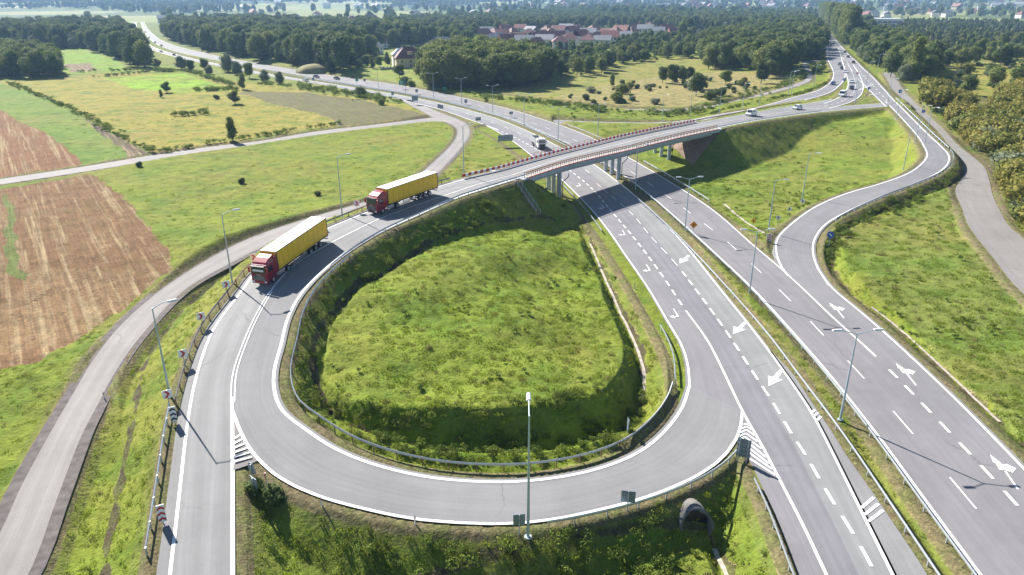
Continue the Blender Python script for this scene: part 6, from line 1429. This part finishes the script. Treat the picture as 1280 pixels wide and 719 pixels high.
# ================================================================== BUILDINGS
def house(roof, wall, L_=11, W_=9, H_=5.2, rh=3.6, hip=False, dormer=False):
    r = empty('house', (0, 0, 0))
    mb = MB(); mb.box((0, 0, H_ / 2 - .2), (L_, W_, H_ + .4)); 
    if not hip: mb.add([(-L_ / 2, -W_ / 2, H_), (-L_ / 2, W_ / 2, H_), (-L_ / 2, 0, H_ + rh * .95), (L_ / 2, -W_ / 2, H_), (L_ / 2, W_ / 2, H_), (L_ / 2, 0, H_ + rh * .95)], [(0, 1, 2), (3, 5, 4), (0, 2, 5, 3), (1, 4, 5, 2)])
    mb.build('wall', M[wall], r)
    e = .6; x0 = L_ / 2 + e; y0 = W_ / 2 + e; rx = (L_ / 2 - W_ * .42) if hip else x0; z0 = H_ - .25; z1 = H_ + rh
    mb = MB(); vs = [(-x0, -y0, z0), (x0, -y0, z0), (x0, y0, z0), (-x0, y0, z0), (-rx, 0, z1), (rx, 0, z1)]; vs += [(x, y, z + .22) for x, y, z in vs]
    mb.add(vs, [(6, 7, 11, 10), (8, 9, 10, 11), (7, 8, 11), (9, 6, 10), (0, 4, 5, 1), (2, 5, 4, 3), (1, 5, 2), (3, 4, 0), (0, 1, 7, 6), (1, 2, 8, 7), (2, 3, 9, 8), (3, 0, 6, 9)]); rf = mb.build('roof', M[roof], r)
    mb = MB(); mb.box((L_ * .2, W_ * .12, z1 - .1), (.7, .9, 1.8)); mb.build('chimney', M['wall_g'], rf)
    if dormer:
        mb = MB(); mb.box((0, -W_ * .28, H_ + rh * .42), (3.0, 2.6, 1.9)); dm_ = mb.build('dormer', M[wall], rf)
        mb = MB(); mb.box((0, -W_ * .30, H_ + rh * .42 + 1.05), (3.5, 3.1, .22)); mb.build('dormer_roof', M[roof], dm_) if False else mb.build('dormer_roof', M[roof], rf)
    for s_ in (-1, 1):
        for k in range(3):
            for zz in (1.5, 4.0) if H_ > 4.5 else (1.5,):
                mb = MB(); mb.box((-L_ * .3 + k * L_ * .3, s_ * (W_ / 2 + .01), zz), (1.3, .06, 1.3)); mb.build('window', M['glass'], r)
    mb = MB(); mb.box((L_ * .12, -(W_ / 2 + .02), 1.05), (1.0, .06, 2.1)); mb.build('door', M['roof_brown'], r)
    return r
HP = [house('roof_red', 'wall_w'), house('roof_red', 'wall_c', 12, 8, 4.2, 4.2), house('roof_brown', 'wall_w', 11, 10, 5.4, 3.6, hip=True), house('roof_grey', 'wall_w', 12, 9, 5.6, 3.0)]
usedH = set()
def put_house(k, u, v, rz, label, group='houses of the village', sc=1.0, z=None):
    o = HP[k] if k not in usedH else copy_tree(HP[k]); usedH.add(k); p = G(u, v) if z is None else P(u, v, z); o.location = (p[0], p[1], TZ(p[0], p[1]) if z is None else z); o.rotation_euler = (0, 0, R_(rz)); o.scale = (sc,) * 3; tag(o, label, 'house', group); return o
big = house('roof_brown', 'wall_c', 18, 14, 6.0, 6.0, hip=True, dormer=True); p = G(512, 84); big.location = p; big.rotation_euler = (0, 0, R_(15)); tag(big, 'large house with steep brown-red roofs behind the meadow', 'house')
ann = house('roof_light', 'wall_w', 9, 9, 7.5, 3.5, hip=True); p = G(500, 83); ann.location = p; ann.rotation_euler = (0, 0, R_(15)); tag(ann, 'white gabled wing with pale roof joined left of the large brown-roofed house', 'house')
fnc = empty('garden_wall', G(500, 86)); tag(fnc, 'pillared garden wall in front of the large brown-roofed house', 'wall'); p0 = np.array(G(476, 88)) - np.array(fnc.location); p1 = np.array(G(528, 83.5)) - np.array(fnc.location); mb = MB(); cwl = resample(np.array([p0, p1]), n=14); sweep(mb, cwl, [(-.12, -.5), (.12, -.5), (.12, 1.3), (-.12, 1.3)]); mb.build('wall_panel', M['wall_g'], fnc)
for q in cwl: mb = MB(); mb.box((q[0], q[1], q[2] + .9), (.6, .6, 2.8)); mb.build('pillar', M['wall_c'], fnc)
put_house(1, 432, 67, 10, 'red-roofed house between the forest and the motorway meadow'); put_house(3, 468, 68, 60, 'pale-roofed house left of the large brown-roofed one'); put_house(0, 475, 60, 30, 'house behind the pale-roofed one left of the large house')
put_house(3, 552, 61, 40, 'white house with pale roof above the left end of the domed copse', sc=1.1); put_house(0, 558, 56, 70, 'red and white house just behind the one above the domed copse')
vill = [(603,52),(612,58),(641,47),(647,56),(655,61),(661,49),(668,56),(676,51),(681,60),(689,47),(695,55),(703,51),(712,57),(716,48),(726,54),(735,50),(741,46),(747,54),(753,60),(736,60),(634,60),(628,50),(621,55),(789,46),(797,42),(806,45),(768,50),(776,47),(832,44),(821,47),(700,62),(670,64),(608,45),(619,48),(632,43),(651,42),(664,44),(684,43),(698,45),(708,43),(722,42),(758,48),(762,56),(781,52),(812,40),(843,46)]
for i, (u, v) in enumerate(vill):
    put_house([0, 3, 2, 1, 3, 2, 0][i % 7], u, v, rng.uniform(-40, 70), 'white-walled house in the red-roofed village behind the woods', 'houses of the red-roofed village', rng.uniform(1.05, 1.4))
for (u, v, k) in [(205,29,3),(217,26,3),(229,30,3),(268,36,3),(282,35,3),(36,33,3)]: put_house(k, u, v, rng.uniform(0, 60), 'pale building near the vanishing motorway on the left', 'pale buildings beyond the left forest', 1.5)
for (u, v) in [(970,24),(978,26),(985,23),(992,27),(962,27),(953,25),(1000,24)]: put_house(2 if u % 2 else 0, u, v, rng.uniform(0, 60), 'house in the hamlet left of the poplar row', 'houses left of the poplar row', 1.4)
town = [(rng.uniform(690, 1290), rng.uniform(4, 15)) for _ in range(130)] + [(rng.uniform(300, 690), rng.uniform(10, 34)) for _ in range(40)] + [(rng.uniform(860, 1290), rng.uniform(14, 24)) for _ in range(30)]
for i, (u, v) in enumerate(town):
    k = [3, 3, 2, 3, 1][i % 5]
    if k not in usedH: continue
    pz = P(u, max(v, 5), 0); zz = TZ(pz[0], pz[1])
    o = HP[k].copy(); o2 = copy_tree(HP[k]); bpy.data.objects.remove(o); o2.location = (pz[0], pz[1], zz); o2.rotation_euler = (0, 0, rng.uniform(0, 3)); o2.scale = (2.2 if v < 15 else 1.6,) * 3
    tag(o2, 'tiny house of the distant hazy town', 'house', 'houses of the distant town')
    if v < 15: 
        for ch in list(o2.children):
            if ch.name.startswith(('window', 'door')): bpy.data.objects.remove(ch)
# white industrial hall at the upper right
hall = empty('warehouse', G(1095, 31)); tag(hall, 'long low white warehouse with blue-grey band beyond the woods', 'building'); hall.rotation_euler = (0, 0, R_(-8))
mb = MB(); mb.box((0, 0, 4.2), (68, 34, 9)); mb.build('wall', M['wall_w'], hall); mb = MB(); mb.box((0, 0, 8.9), (70, 36, .7)); mb.build('roof', M['roof_light'], hall)
for k in range(9): mb = MB(); mb.box((-29 + k * 7.2, -17.05, 4.6), (6.2, .12, 2.2)); mb.build('window', M['glass'], hall)
for (u, v, w1, h1, lb) in [(965,8,60,18,'white apartment block in the distant town, leftmost'),(1000,7,45,16,'white apartment block in the distant town beside the leftmost'),(1115,9,120,12,'long dark-roofed hall in the distance above the warehouse'),(1165,7,80,14,'grey hall in the distant town right of the dark-roofed one')]:
    pz = P(u, v, 0); b_ = empty('apartment_block' if h1 > 15 else 'industrial_hall', (pz[0], pz[1], TZ(pz[0], pz[1]))); tag(b_, lb, 'building'); mb = MB(); mb.box((0, 0, h1 / 2), (w1, 30, h1)); mb.build('wall', M['wall_w'] if h1 > 15 else M['wall_g'], b_); mb = MB(); mb.box((0, 0, h1 + .5), (w1 + 2, 32, 1)); mb.build('roof', M['roof_grey'], b_)
    for k in range(6): mb = MB(); mb.box((-w1 * .42 + k * w1 * .168, -15.05, h1 * .5), (w1 * .1, .15, h1 * .6)); mb.build('window_band', M['glass'], b_)

# ================================================================== AIR
if HAZE:
    hm = bpy.data.materials.new('haze_air'); hm.use_nodes = True; t = hm.node_tree; t.nodes.remove(t.nodes['Principled BSDF']); pv_ = nd(t, 'ShaderNodeVolumePrincipled')
    pv_.inputs['Color'].default_value = (.38, .62, 1.0, 1); pv_.inputs['Density'].default_value = HAZE; pv_.inputs['Anisotropy'].default_value = 0.2
    t.links.new(pv_.outputs[0], t.nodes['Material Output'].inputs['Volume'])
    zl = float(Hc.min()) - 1; zh = float(Hc.max()) + 60; mb = MB(); mb.box((0, 0, (zl + zh) / 2), (64000, 64000, zh - zl)); o = mb.build('haze', hm); tag(o, 'pale blue haze', None, kind='stuff')
